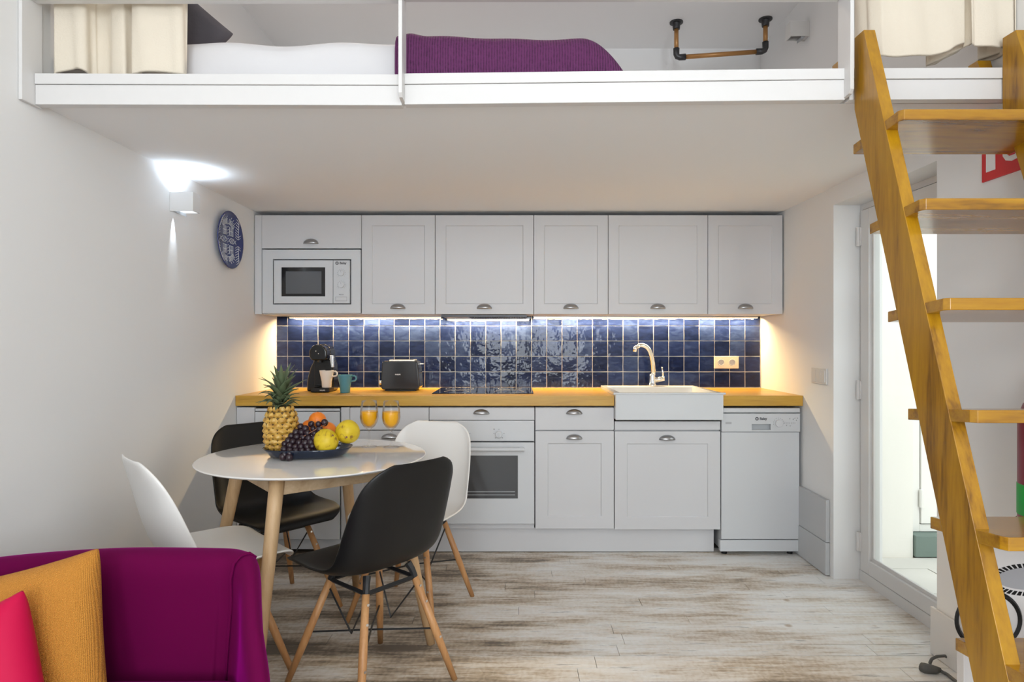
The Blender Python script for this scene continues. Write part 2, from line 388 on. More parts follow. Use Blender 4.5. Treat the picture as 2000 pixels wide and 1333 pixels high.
def weave_mat(name, c1, c2, scale, rough=0.9, ribs=None, bumpd=0.004):
    m, nt, b = newmat(name)
    tc = N(nt, 'ShaderNodeTexCoord')
    wv = N(nt, 'ShaderNodeTexWave'); wv.inputs['Scale'].default_value = scale; wv.inputs['Distortion'].default_value = 1.2; wv.inputs['Detail'].default_value = 1
    if ribs == 'x': wv.bands_direction = 'X'
    wv2 = N(nt, 'ShaderNodeTexWave'); wv2.inputs['Scale'].default_value = scale; wv2.bands_direction = 'Z'; wv2.inputs['Distortion'].default_value = 1.2
    no = N(nt, 'ShaderNodeTexNoise'); no.inputs['Scale'].default_value = scale * 2.2; no.inputs['Detail'].default_value = 3
    for n in (wv, wv2, no): nt.links.new(tc.outputs['Object'], n.inputs['Vector'])
    mu = N(nt, 'ShaderNodeMath', operation='MULTIPLY_ADD'); nt.links.new(wv.outputs['Fac'], mu.inputs[0])
    if ribs: mu.inputs[1].default_value = 0.6; nt.links.new(no.outputs['Fac'], mu.inputs[2])
    else:
        mu.operation = 'MULTIPLY'; nt.links.new(wv2.outputs['Fac'], mu.inputs[1])
    r = ramp(nt, [(0.2, c1), (0.9, c2)]); nt.links.new(mu.outputs[0], r.inputs[0]); nt.links.new(r.outputs[0], b.inputs['Base Color'])
    b.inputs['Roughness'].default_value = rough
    bp = N(nt, 'ShaderNodeBump'); bp.inputs['Strength'].default_value = 0.6; bp.inputs['Distance'].default_value = bumpd
    nt.links.new(mu.outputs[0], bp.inputs['Height']); nt.links.new(bp.outputs['Normal'], b.inputs['Normal'])
    return m
M['orangecloth'] = weave_mat('orange woven cotton', (0.50, 0.20, 0.022), (0.74, 0.34, 0.060), 120)
M['blanket'] = weave_mat('purple ribbed knit', (0.036, 0.005, 0.032), (0.125, 0.024, 0.105), 34, ribs='x', bumpd=0.008)
def quince_mat():
    m, nt, b = newmat('yellow quince skin')
    tc = N(nt, 'ShaderNodeTexCoord'); n1 = N(nt, 'ShaderNodeTexNoise'); n1.inputs['Scale'].default_value = 26; n1.inputs['Detail'].default_value = 5; n1.inputs['Distortion'].default_value = 1.5
    nt.links.new(tc.outputs['Object'], n1.inputs['Vector'])
    r = ramp(nt, [(0.30, (0.22, 0.11, 0.012)), (0.40, (0.60, 0.42, 0.012)), (0.7, (0.68, 0.50, 0.02))]); nt.links.new(n1.outputs['Fac'], r.inputs[0])
    nt.links.new(r.outputs[0], b.inputs['Base Color']); b.inputs['Roughness'].default_value = 0.5
    return m
M['quince'] = quince_mat()
def eye_mat():
    m, nt, b = newmat('pineapple rind')
    tc = N(nt, 'ShaderNodeTexCoord'); n1 = N(nt, 'ShaderNodeTexNoise'); n1.inputs['Scale'].default_value = 60; n1.inputs['Detail'].default_value = 2
    nt.links.new(tc.outputs['Object'], n1.inputs['Vector'])
    r = ramp(nt, [(0.3, (0.33, 0.15, 0.015)), (0.55, (0.58, 0.34, 0.06)), (0.75, (0.66, 0.47, 0.18))]); nt.links.new(n1.outputs['Fac'], r.inputs[0])
    nt.links.new(r.outputs[0], b.inputs['Base Color']); b.inputs['Roughness'].default_value = 0.45
    return m
M['eye'] = eye_mat()
M['rind'] = mat('pineapple seams', (0.10, 0.055, 0.012), 0.7)
M['leaf'] = mat('pineapple leaf', (0.10, 0.135, 0.065), 0.5, var=0.8)
M['tray'] = mat('dark blue glass tray', (0.010, 0.018, 0.040), 0.06)
b_ = M['tray'].node_tree.nodes['Principled BSDF']; b_.inputs['Alpha'].default_value = 0.86

# ------------------------------------------------------------------ room shell
XL, XR, YB, YF = -1.591, 1.626, 4.243, -2.5
ZC = 3.168
YD0, YD1, ZD = 2.463, 3.265, 1.915       # door opening in the right wall
ZS = 2.009                               # underside of the loft
wall_back = struct(MB().box(XL - .15, XR + .25, YB, YB + .15, -.1, ZC + .1).build('wall_back', M['wall']))
wall_left = struct(MB().box(XL - .15, XL, YF, YB, -.1, ZC + .1).build('wall_left', M['wall']))
wr = MB().box(XR, XR + .25, YD1, YB, -.1, ZC + .1).box(XR, XR + .25, YF, YD0, -.1, ZC + .1).box(XR, XR + .25, YD0, YD1, ZD, ZC + .1)
wall_right = struct(wr.build('wall_right', M['wall']))
wf = MB()  # wall behind the camera, with openings for two assumed windows
for a, b in ((XL, -.85), (.05, .30), (1.2, XR)): wf.box(a, b, YF - .2, YF, -.1, ZC + .1)
for a, b in ((-.85, .05), (.30, 1.2)): wf.box(a, b, YF - .2, YF, -.1, .75).box(a, b, YF - .2, YF, 2.75, ZC + .1)
wall_front = struct(wf.build('wall_front', M['wall']))
for i, (a, b) in enumerate(((-.85, .05), (.30, 1.2))):  # assumed windows, never in view, framing the added daylight lamps
    w = MB()
    for (p, q) in ((a, a + .06), (b - .06, b)): w.box(p, q, YF - .12, YF - .06, .75, 2.75)
    for (p, q) in ((.75, .81), (2.69, 2.75)): w.box(a + .06, b - .06, YF - .12, YF - .06, p, q)
    wo = struct(w.build('window_%d' % (i + 1), M['trim']))
    MB().box(a + .06, b - .06, YF - .095, YF - .09, .81, 2.69).build('pane', M['pane'], wo)
ceiling = struct(MB().box(XL - .15, XR + .25, YF - .2, YB + .15, ZC, ZC + .12).build('ceiling', M['ceil']))
floor = struct(MB().box(XL - .15, XR + .249, YF - .2, YB + .1, -.1, -.006).build('floor', M['subfloor']))
# floor boards, each one a part
pm = {}
PW = 0.0925
y = YB - .02; row = 0
while y > YF:
    x = XL + .002 - random.random() * .9
    XE = 1.757 if (y - PW < YD1 and y > YD0) else XR
    while x < XE:
        L = random.choice((1.0, 1.2, 1.4)); x0 = max(x, XL + .002); x1 = min(x + L, XE - .002)
        key = round(x1 - x0, 3)
        if x1 - x0 > .03 and not (y - PW > 3.75):
            if key not in pm:
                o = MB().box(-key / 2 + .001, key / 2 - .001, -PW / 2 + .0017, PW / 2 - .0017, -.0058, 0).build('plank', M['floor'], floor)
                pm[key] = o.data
            else:
                o = bpy.data.objects.new('plank', pm[key]); COL.objects.link(o); o.parent = floor
            o.location = ((x0 + x1) / 2, y - PW / 2, random.uniform(-.0006, .0002))
        x += L
    y -= PW; row += 1

# ------------------------------------------------------------------ backsplash tiles (parts of the back wall)
ty0 = YB - .012
MB().box(XL, XR, YB - .006, YB, .90, 1.385).build('grout_bed', M['grout'], wall_back)
xs = [XL + .001] + [X(562.5 + 29.72 * i, YB) for i in range(32)]
xs[-1] = min(xs[-1], XR - .001); xs.append(XR - .001) if XR - .001 - xs[-1] > .02 else None
zs = [Z(v, YB) for v in (757, 726.6, 696.4, 666.4, 636.9)] + [Z(620, YB) + .02]
tvar = {}
for i in range(len(xs) - 1):
    for j in range(len(zs) - 1):
        w, h = xs[i + 1] - xs[i] - .0045, zs[j + 1] - zs[j] - .0045
        key = (round(w, 3), round(h, 3), random.randrange(4))
        if key not in tvar:
            q = lambda s: random.uniform(-s, s)
            vs = []; n = 4
            for a in range(n):
                for b in range(n):
                    e = a in (0, n - 1) or b in (0, n - 1)
                    vs.append((-w / 2 + w * a / (n - 1) + q(.0008), (-.0090 if not e else -.0086) + q(.00025), -h / 2 + h * b / (n - 1) + q(.0008)))
            fs = [(a * n + b, (a + 1) * n + b, (a + 1) * n + b + 1, a * n + b + 1) for a in range(n - 1) for b in range(n - 1)]
            per = [b for b in range(n)] + [a * n + n - 1 for a in range(1, n)] + [(n - 1) * n + b for b in range(n - 2, -1, -1)] + [a * n for a in range(n - 2, 0, -1)]
            k0 = len(vs); m_ = len(per); vs += [vs[p] for p in per] + [(vs[p][0], 0, vs[p][2]) for p in per]
            fs += [(k0 + t, k0 + (t + 1) % m_, k0 + m_ + (t + 1) % m_, k0 + m_ + t) for t in range(m_)]
            mb = MB().add(vs, fs); o = mb.build('tile', M['tile'], wall_back)
            for p in o.data.polygons[:9]: p.use_smooth = True
            tvar[key] = o.data
        else:
            o = bpy.data.objects.new('tile', tvar[key]); COL.objects.link(o); o.parent = wall_back
        o.location = ((xs[i] + xs[i + 1]) / 2, YB - .001, (zs[j] + zs[j + 1]) / 2)
        o.rotation_euler = (random.uniform(-.02, .02), 0, random.uniform(-.02, .02))

# ------------------------------------------------------------------ loft platform, beams, posts
loft = struct(MB().box(XL, XR, 2.125, YB, ZS, 2.085).build('floor_loft', M['ceil']))
def beam(name, pts, z0, z1, th=.03, lip=.0):
    mb = MB(); (xa, ya), (xb, yb) = pts
    mb.add([(xa, ya, z0), (xb, yb, z0), (xb, yb + th, z0), (xa, ya + th, z0), (xa, ya, z1), (xb, yb, z1), (xb, yb + th, z1), (xa, ya + th, z1)],
           [(0, 3, 2, 1), (4, 5, 6, 7), (0, 1, 5, 4), (1, 2, 6, 5), (2, 3, 7, 6), (3, 0, 4, 7)])
    return mb.build(name, M['trim'], bevel=.002)
XP = [X(781, 2.04), X(1660, 2.03)]
zb0, zb1, zb2 = 1.994, 2.060, 2.095
segs = [((XL + .014, 2.090), (XP[0] - .004, 2.098), 0), ((XP[0] + .005, 2.096), (XP[1] - .002, 2.056), .002), ((XP[1] + .012, 2.056), (XR - .002, 2.050), .002)]
n = 1
for a, b, dz in segs:
    struct(beam('trim_%d' % n, (a, b), zb0 + dz, zb1 - .001 + dz, .034)); n += 1
    struct(beam('trim_%d' % n, ((a[0], a[1] - .004), (b[0], b[1] - .004)), zb1 + dz, zb2 + dz, .045)); n += 1
struct(MB().box(XL + .001, XL + .013, 2.035, 2.124, 1.990, 3.1).build('trim_%d' % n, M['trim'], bevel=.002)); n += 1
for xp, yp in ((XP[0], 2.045), (XP[1], 2.015)):
    struct(MB().prism([(yp + .012, 2.004), (yp + .08, 2.000), (yp + .08, 3.1), (yp, 3.1), (yp, 2.016)], 'x', xp - .006, xp + .006).build('trim_%d' % n, M['trim'], bevel=.0015)); n += 1
struct(MB().box(XL + .014, XP[0] - .007, 2.06, 2.10, 2.328, 2.375).build('trim_%d' % n, M['trim'], bevel=.002)); n += 1
struct(MB().box(XP[0] + .007, XP[1] - .007, 2.06, 2.10, 2.334, 2.375).build('trim_%d' % n, M['trim'], bevel=.002)); n += 1

# ------------------------------------------------------------------ garden door
XDP = X(1680, YD1)
d1 = struct(MB().box(XDP - .01, XDP + .06, YD0 - .05, YD0 + .0, .0, ZD).box(XDP, XDP + .06, YD1 - .02, YD1, .0, ZD).box(XDP, XDP + .06, YD0, YD1 - .02, ZD - .03, ZD).build('door_1', M['trim'], bevel=.002))
d1['label'] = 'white glazed garden door with three hinges behind the wooden ladder'
lf = MB(); ya, yb = YD0 - .045, YD1 - .024; za, zb = .056, ZD - .035
st = .075
lf.box(XDP - .012, XDP + .045, yb - st, yb, za, zb).box(XDP - .012, XDP + .045, ya, ya + st, za, zb).box(XDP - .012, XDP + .045, ya + st, yb - st, za, za + .070).box(XDP - .012, XDP + .045, ya + st, yb - st, zb - .10, zb)
leaf = lf.build('door_leaf', M['trim'], d1, bevel=.003)
bead = MB()
bead.box(XDP + .004, XDP + .012, yb - st - .016, yb - st, za + .070, zb - .10).box(XDP + .004, XDP + .012, ya + st, yb - st - .016, za + .070, za + .086)
bead.build('glazing_bead', M['trim'], d1)
MB().box(XDP + .016, XDP + .022, ya + st, yb - st, za + .070, zb - .10).build('pane', M['pane'], d1)
MB().box(XDP - .008, XDP + .06, YD0 + .001, YD1 - .002, -.004, .052).build('sill', M['trim'], d1, bevel=.004)
for py in (463, 762, 1058):
    hz = Z(py, YD1 - .02)
    MB().cyl((XDP - .02, yb + .006, hz - .048), .009, .096, 'z', 12).box(XDP - .02, XDP, yb - .012, yb + .01, hz - .046, hz + .046).build('hinge', M['trim'], d1)
# outside: lane with limewashed wall, door on a green stone step, flagstones
YO = 3.60
out1 = struct(MB().box(XR + .25, X(1783, YO), YO, YO + .2, -.1, 4.2).build('wall_outside', M['outwall']), 'limewashed outside wall seen through the garden door')
struct(MB().box(X(1783, YO), 4.2, YO + .12, YO + .3, -.1, 4.2).build('wall_outside_far', M['outwall']))
struct(MB().box(4.2, 4.4, -1.5, YO + .3, -.1, 2.6).build('wall_outside_right', M['outwall']))
gout = struct(MB().box(XR + .25, 4.2, -1.5, YO + .12, -.1, -.012).build('floor_outside', M['grout']))
for r in range(9):
    y0 = YO - .02 - r * .17
    xx = XR + .255 - (r % 2) * .2
    while xx < 4.1:
        a, b = max(xx, XR + .252), min(xx + .52, 4.19)
        if b - a > .05: MB().box(a + .003, b - .003, y0 - .167, y0, -.012, random.uniform(-.002, .001)).build('flagstone', M['outslab'], gout)
        xx += .52
stp = MB().box(X(1784, YO), X(1784, YO) + 1.0, YO - .02, YO + .119, 0.002, .125).build('stone_step', M['greenstone'], bevel=.006)
tag(stp, 'mossy green stone step under the outside door beyond the glass', 'step')
x0 = X(1784, YO) + .002
d2 = MB().box(x0, x0 + .065, YO + .05, YO + .118, .127, 2.3).box(x0 + .065, x0 + .95, YO + .05, YO + .118, .127, .17).build('door_2', M['outdoor'], bevel=.003)
struct(d2, 'white painted outside door on a green step beyond the glass')
MB().box(x0 + .068, x0 + .95, YO + .04, YO + .1, .175, 2.3).build('door_leaf', M['outdoor'], d2, bevel=.003)
for zc in (.32, 1.2): MB().cyl((x0 + .066, YO + .035, zc - .05), .012, .10, 'z', 10).build('hinge', M['outdoor'], d2)

# right wall low parts
pb = MB().box(XR - .022, XR - .001, 3.30, 3.665, .175, .395).build('baseboard_right', M['greypanel'], bevel=.003)
struct(pb, 'tall grey painted skirting board beside the dishwasher')
MB().box(XR - .024, XR - .001, 3.30, 3.665, .004, .173).build('lower_board', M['greypanel'], pb, bevel=.003)
struct(MB().box(XR - .014, XR - .001, YF + .01, YD0 + .02, .001, .185).build('baseboard_right_near', M['trim'], bevel=.003))
struct(MB().box(XL + .001, XL + .014, YF + .01, 3.6, .001, .075).build('baseboard_left', M['trim'], bevel=.003))

# ------------------------------------------------------------------ kitchen units
YU = 3.867       # face of the wall units
YL = 3.622       # face of the base units
ZWT = .9095      # worktop top
def shaker(x0, x1, z0, z1, yf, th=.019, rail=.062, rec=.005):
    mb = MB(); xi0, xi1, zi0, zi1 = x0 + rail, x1 - rail, z0 + rail, z1 - rail; e = .004
    vs = [(x0, yf, z0), (x1, yf, z0), (x1, yf, z1), (x0, yf, z1), (xi0, yf, zi0), (xi1, yf, zi0), (xi1, yf, zi1), (xi0, yf, zi1),
          (xi0 + e, yf + rec, zi0 + e), (xi1 - e, yf + rec, zi0 + e), (xi1 - e, yf + rec, zi1 - e), (xi0 + e, yf + rec, zi1 - e),
          (x0, yf + th, z0), (x1, yf + th, z0), (x1, yf + th, z1), (x0, yf + th, z1)]
    fs = [(8, 9, 10, 11), (12, 15, 14, 13)]
    for i in range(4):
        j = (i + 1) % 4
        fs += [(i, j, 4 + j, 4 + i), (4 + i, 4 + j, 8 + j, 8 + i), (i, 12 + i, 12 + j, j)]
    return mb.add(vs, fs)
def flat(x0, x1, z0, z1, yf, th=.019): return MB().box(x0, x1, yf, yf + th, z0, z1)
def cup(parent, xc, zt, yf, w=.090, h=.030, d=.024):
    P = []; na, nb = 14, 6
    for i in range(na + 1):
        a = PI * i / na; rowp = []
        for j in range(nb + 1):
            b = (PI / 2) * j / nb
            rowp.append((xc - w / 2 * math.cos(a), yf - d * math.sin(a) * math.sin(b) - .001, zt - h + h * math.sin(a) * math.cos(b)))
        P.append(rowp)
    mb = MB().grid(P)
    return mb.build('handle', M['steel'], parent, smooth=True, solid=.003)
g = .0015
def wall_unit(px0, px1, hx, label, py0=420.5, py1=614, style='shaker'):
    x0, x1, z1, z0 = X(px0, YU), X(px1, YU), Z(py0, YU), Z(py1, YU)
    t = thing('wall_cabinet', ((x0 + x1) / 2, YU + .19, z0), label, 'cabinet', 'white wall cabinets')
    MB().box(x0 + g, x1 - g, YU + .0215, YB - .016, z0 + .001, z1).build('body', M['cab'], t)
    f = (shaker if style == 'shaker' else flat)(x0 + g, x1 - g, z0, z1, YU)
    d = f.build('door', M['cab'], t, bevel=.0012, seg=1)
    cup(d, X(hx, YU), Z(py1 - 15.5, YU) + .015, YU)
    return t
t = thing('wall_cabinet', (X(601, YU), YU + .19, Z(614, YU)), 'white wall cabinet with lift-up door housing the built-in microwave', 'cabinet', 'white wall cabinets')
xa, xb = X(497, YU) + .001, X(706, YU); zt, zl = Z(420.5, YU), Z(614, YU)
zt_micro = Z(487, YU)
MB().box(xa, X(511, YU), YU + .002, YU + .02, zl, zt).build('filler_strip', M['cab'], t, bevel=.001)
MB().box(xa, xb - g, YU + .021, YB - .016, zt_micro + .008, zt).box(xa, X(511, YU), YU + .021, YB - .016, zl, zt_micro + .008).box(X(511, YU), xb - g, YU + .34, YB - .016, zl, zt_micro).box(X(511, YU), xb - g, YU + .03, YU + .34, zl, zl + .012).build('body', M['cab'], t)
d = flat(X(511, YU) + g, xb - g, Z(485.5, YU), zt, YU).build('door', M['cab'], t, bevel=.0012, seg=1)
cup(d, X(607.5, YU), Z(467, YU), YU)
wall_unit(706, 850, 777, 'narrow white wall cabinet right beside the microwave')
wall_unit(850, 1042.5, 946, 'wide white wall cabinet over the hob with extractor below')
wall_unit(1042.5, 1188, 1115, 'narrow white wall cabinet between the two wide wall cabinets')
wall_unit(1188, 1382.5, 1285, 'wide white wall cabinet above the ceramic sink')
wall_unit(1382.5, 1529, 1456, 'white wall cabinet at the end by the right wall')
# microwave
YM = YU - .004
mw = thing('microwave', (X(608, YM), YM + .15, Z(612, YM)), 'white built-in microwave with dark window and two dials', 'microwave')
def rect(px0, px1, py0, py1, Y, y0, y1): return MB().box(X(px0, Y), X(px1, Y), y0, y1, Z(py1, Y), Z(py0, Y))
def ring(px0, px1, py0, py1, qx0, qx1, qy0, qy1, Y, y0, y1):
    m = MB(); 
    m.box(X(px0, Y), X(qx0, Y), y0, y1, Z(py1, Y), Z(py0, Y)).box(X(qx1, Y), X(px1, Y), y0, y1, Z(py1, Y), Z(py0, Y))
    m.box(X(qx0, Y), X(qx1, Y), y0, y1, Z(qy0, Y), Z(py0, Y)).box(X(qx0, Y), X(qx1, Y), y0, y1, Z(py1, Y), Z(qy1, Y)); return m
rect(514, 703, 489, 611, YM, YM + .03, YM + .32).build('body', M['applgrey'], mw)
ring(512.5, 704.5, 488, 612, 533, 686, 506.5, 595, YM, YM, YM + .028).build('surround', M['appl'], mw)
rect(532, 687, 506, 596, YM, YM + .022, YM + .029).build('shadow_gap', M['darkgap'], mw)
ring(535.5, 650.5, 509, 593, 550, 635.5, 522.5, 579.5, YM, YM - .004, YM + .02).build('door', M['appl'], mw)
ring(549, 636, 522, 580, 558, 628, 530, 574, YM, YM - .001, YM + .02).build('window_frame', M['blackgloss'], mw)
rect(557, 629, 529, 575, YM, YM + .003, YM + .02).build('window_pane', M['microglass'], mw)
cp = rect(651.3, 683.5, 509, 593, YM, YM - .004, YM + .02).build('control_panel', M['appl'], mw, bevel=.001, seg=1)
for py in (534, 557):
    k = MB().cyl((X(667, YM), YM - .016, Z(py, YM)), .0175, .013, 'y', 24).build('dial', M['appl'], mw, bevel=.002)
    mb = MB()
    for a in range(11):
        an = PI * (-.25 + 1.5 * a / 10)
        mb.ball((X(667, YM) + .0245 * math.cos(an), YM - .0045, Z(py, YM) + .0245 * math.sin(an)), .0016, 6, 4)
    mb.build('dial_marks', M['printlt'], cp)['kind'] = 'stuff'
    MB().box(X(667, YM) - .0012, X(667, YM) + .0012, YM - .0168, YM - .015, Z(py, YM) + .004, Z(py, YM) + .016).build('pointer', M['printlt'], k)
ring(655.5, 678, 580, 588.5, 656.2, 677.3, 580.8, 587.7, YM, YM - .0052, YM - .003).build('push_button', M['printlt'], mw)
put_text('print_mark', 'MICRO', .009, (X(667, YM), YM - .0046, Z(576, YM)), M['print'], cp)
def logo(parent, pxc, pyc, Y, yf, size=.020):
    MB().tube([(X(pxc, Y) - size * 1.45 + size * .36 * math.cos(a), yf - .0006, Z(pyc, Y) + size * .36 * math.sin(a)) for a in [2 * PI * i / 20 for i in range(20)]], size * .14, 6, closed=True).build('logo_ring', M['print'], parent)
    put_text('logo_text', 'Balay', size, (X(pxc, Y) + size * .35, yf - .0006, Z(pyc, Y)), M['print'], parent, bold=.0006)
logo(cp, 668, 514.5, YM, YM - .0044, .020)

# cooker hood under the wide wall cabinet
hd = thing('cooker_hood', (X(946, YU), 4.0, 1.36), 'slim extractor hood with dark slotted grille under the wall cabinet', 'hood')
hz = Z(614, YU) - .002
MB().box(X(862, 3.9), X(1029, 3.9), 3.895, 4.18, hz - .012, hz - .001).build('body', M['applgrey'], hd, bevel=.002)
MB().box(X(862, 3.9), X(1029, 3.9), 3.888, 3.895, hz - .014, hz - .001).build('front_edge', M['iron'], hd)
gm = MB()
for i in range(34): gm.box(X(921, 4.1) + i * .0105, X(921, 4.1) + i * .0105 + .006, 3.93, 4.15, hz - .017, hz - .012)
gm.build('grille', M['iron'], hd)
# LED light bars under the wall units
for i, (a, b, lab) in enumerate(((565, 862, 'glowing light bar under the cabinets above the toaster'), (873, 1034, 'short glowing light bar under the extractor hood'), (1042, 1480, 'long glowing light bar under the cabinets above the sink'))):
    ys = 4.192; zz = hz - (.013 if i == 1 else 0)
    t = thing('light_bar', ((X(a, ys) + X(b, ys)) / 2, ys, zz - .012), lab, 'light', 'light bars under the wall cabinets')
    MB().box(X(a, ys), X(b, ys), ys - .008, ys + .010, zz - .008, zz).build('profile', M['aluminium'], t)
    MB().box(X(a, ys) + .004, X(b, ys) - .004, ys - .006, ys + .008, zz - .011, zz - .0082).build('diffuser', M['led'], t)
    for e in (X(a, ys) - .008, X(b, ys)): MB().box(e, e + .008, ys - .009, ys + .011, zz - .012, zz).build('end_cap', M['blackplastic'], t)
    L = X(b, ys) - X(a, ys)
    area('light_bar_lamp', ((X(a, ys) + X(b, ys)) / 2, ys + .001, zz - .0125), (math.radians(12), 0, 0), L, .012, 15.0 * L, (1.0, 0.72, 0.36))

# base units
zt = Z(796.5, YL)
ZP = Z(1035, YL)  # underside of the doors
def base_unit(px0, px1, label, dr=None, door=None, hx=None, cat='cabinet', body_top=None):
    x0, x1 = X(px0, YL), X(px1, YL)
    t = thing('base_cabinet', ((x0 + x1) / 2, YL + .29, 0), label, cat, 'white base cabinets')
    MB().box(x0 + g, x1 - g, YL + .0215, YB - .02, ZP, body_top if body_top else zt).build('body', M['cab'], t)
    if dr:
        d = flat(x0 + g, x1 - g, Z(dr[1], YL), Z(dr[0], YL), YL).build('drawer', M['cab'], t, bevel=.0012, seg=1)
        if dr[2]: cup(d, X(hx, YL), Z(dr[2] - 4.5, YL), YL, h=.026)
    if door:
        d = shaker(x0 + g, x1 - g, Z(door[1], YL), Z(door[0], YL), YL, rail=.070).build('door', M['cab'], t, bevel=.0012, seg=1)
        cup(d, X(hx, YL), Z(door[2] - 4.5, YL), YL, h=.026)
    return t
base_unit(683, 838, 'white base cabinet with drawer behind the dining table', (797, 840, None), (842, 1034, 852), 761)
base_unit(1045, 1199.5, 'white base cabinet with drawer and panelled door beside the oven', (797, 840.5, 804.5), (842.5, 1033.5, 853.5), 1121.5)
base_unit(1200, 1407.5, 'wide white base cabinet with panelled door under the ceramic sink', (823.5, 840.5, None), (843, 1035, 855), 1303, body_top=.745)
# left filler panels
fp = MB().box(XL + .003, X(496.5, YL), YL + .004, YL + .03, .002, zt).build('filler_panel', M['cab'], bevel=.001)
tag(fp, 'white filler panel in the corner under the left worktop end', 'panel')
fp2 = MB().box(X(666, YL), X(682.5, YL), YL + .004, YL + .03, .10, zt).build('filler_panel', M['cab'], bevel=.001)
tag(fp2, 'narrow white filler strip between white appliance and drawer cabinet', 'panel')
ap = thing('undercounter_appliance', (X(580, YL), YL + .3, 0), 'white undercounter appliance behind the black chair at the left wall', 'appliance')
MB().box(X(498, YL), X(663.5, YL), YL + .03, YB - .03, .03, zt - .012).build('body', M['appl'], ap)
MB().box(X(498, YL), X(663.5, YL), YL + .005, YL + .03, Z(803.5, YL), zt - .006).build('top_panel', M['appl'], ap, bevel=.002)
MB().box(X(498, YL), X(663.5, YL), YL - .002, YL + .028, .09, Z(805, YL)).build('door', M['appl'], ap, bevel=.004)
MB().box(X(498, YL), X(663.5, YL), YL + .02, YL + .03, .03, .085).build('kick_plate', M['appl'], ap)
for fx in (X(510, YL), X(650, YL)): MB().cyl((fx, YL + .06, .0), .018, .03).build('foot', M['blackplastic'], ap)
# oven unit
ov = thing('oven', (X(941, YL), YL + .29, 0), 'white built-in oven with two dials and dark glass window', 'oven')
MB().box(X(838, YL) + g, X(1044, YL) - g, YL + .0225, YB - .02, ZP, zt).build('body', M['cab'], ov)
d = flat(X(838, YL) + g, X(1044.5, YL) - g, Z(821, YL), Z(797, YL), YL).build('drawer', M['cab'], ov, bevel=.0012, seg=1)
cup(d, X(940, YL), Z(800, YL), YL, h=.026)
cpn = flat(X(838, YL) + g, X(1044, YL) - g, Z(862, YL), Z(822, YL), YL - .004, .022).build('control_panel', M['appl'], ov, bevel=.002)
MB().box(X(838, YL) + .004, X(1044, YL) - .004, YL + .012, YL + .022, Z(1024, YL), Z(822, YL)).build('shadow_gap', M['darkgap'], ov)
dr = ring(838.5, 1043.5, 864.5, 1023, 868, 1011.5, 890, 974, YL, YL - .006, YL + .012).build('door', M['appl'], ov)
rect(867, 1012.5, 889.5, 974.5, YL, YL - .003, YL + .010).build('window_pane', M['ovenglass'], ov)
hdl = MB().tube([(X(856, YL), YL - .045, Z(876, YL)), (X(1024, YL), YL - .045, Z(876, YL))], .0115, 14)
for px in (862, 1018): hdl.box(X(px, YL) - .012, X(px, YL) + .012, YL - .045, YL - .006, Z(876, YL) - .008, Z(876, YL) + .008)
hdl.build('handle', M['appl'], dr, smooth=False)
for px in (908, 974.5):
    k = MB().cyl((X(px, YL), YL - .030, Z(848.5, YL)), .019, .026, 'y', 24).build('dial', M['appl'], ov, bevel=.003)
    MB().box(X(px, YL) - .004, X(px, YL) + .004, YL - .036, YL - .029, Z(848.5, YL) - .016, Z(848.5, YL) + .016).build('grip', M['appl'], k, bevel=.002)
    mb = MB()
    for a in (-.25, .05, .5, .95, 1.25):
        an = PI * a
        mb.ball((X(px, YL) + .029 * math.cos(an), YL - .0045, Z(848.5, YL) + .029 * math.sin(an)), .0022, 6, 4)
    mb.build('dial_marks', M['print'], cpn)['kind'] = 'stuff'
MB().ball((X(965, YL), YL - .0045, Z(838.5, YL)), .003, 8, 6).build('indicator_lamp', M['print'], cpn)
rk = MB()
for py in (961, 967): rk.box(X(872, YL), X(1006, YL), YL - .0036, YL - .003, Z(py + .6, YL), Z(py - .6, YL))
rk.build('rack_lines', M['applgrey'], ov)
# plinth
pl = MB().box(X(683, YL), X(1400, YL), YL + .055, YL + .071, .004, ZP - .006).build('plinth', M['cab'], bevel=.001)
tag(pl, 'long white plinth under the base cabinets', 'plinth')
# dishwasher
dw = thing('dishwasher', (X(1485, YL), YL + .29, 0), 'slim white freestanding dishwasher beside the sink cabinet', 'dishwasher')
a, b = X(1408, YL) + g, X(1562, YL)
MB().box(a + .002, b - .004, YL + .024, YB - .03, .03, Z(799, YL)).build('body', M['appl'], dw)
MB().box(a, b - .002, YL - .008, YL + .10, Z(806, YL), Z(797, YL) - .001).build('top_panel', M['appl'], dw, bevel=.002)
cpn = ring(1408.5, 1561, 808, 843.3, 1467, 1504, 828.5, 840, YL, YL - .010, YL + .022).build('control_panel', M['appl'], dw)
rect(1466, 1505, 828, 840.5, YL, YL + .012, YL + .02).build('handle_recess', M['applgrey'], dw)
MB().box(a, b - .004, YL - .004, YL + .022, Z(1053.5, YL), Z(844.3, YL)).build('door', M['appl'], dw, bevel=.002)
MB().box(a - .006, b - .006, YL - .002, YL + .03, .022, Z(1055.5, YL)).build('kick_plate', M['appl'], dw, bevel=.004)
for fx in (a + .03, b - .04): MB().cyl((fx, YL + .04, 0), .016, .03).build('foot', M['blackplastic'], dw)
k = MB().cyl((X(1519.5, YL), YL - .022, Z(827, YL)), .021, .014, 'y', 24).build('dial', M['appl'], dw, bevel=.002)
mb = MB()
for i in range(9):
    an = PI * (.0 + 1.05 * i / 8)
    mb.ball((X(1519.5, YL) + .030 * math.cos(an), YL - .0105, Z(827, YL) + .030 * math.sin(an)), .0022, 6, 4)
for i in range(7): mb.box(X(1530 + i * 3.4, YL), X(1531 + i * 3.4, YL), YL - .0108, YL - .009, Z(828, YL), Z(825, YL))
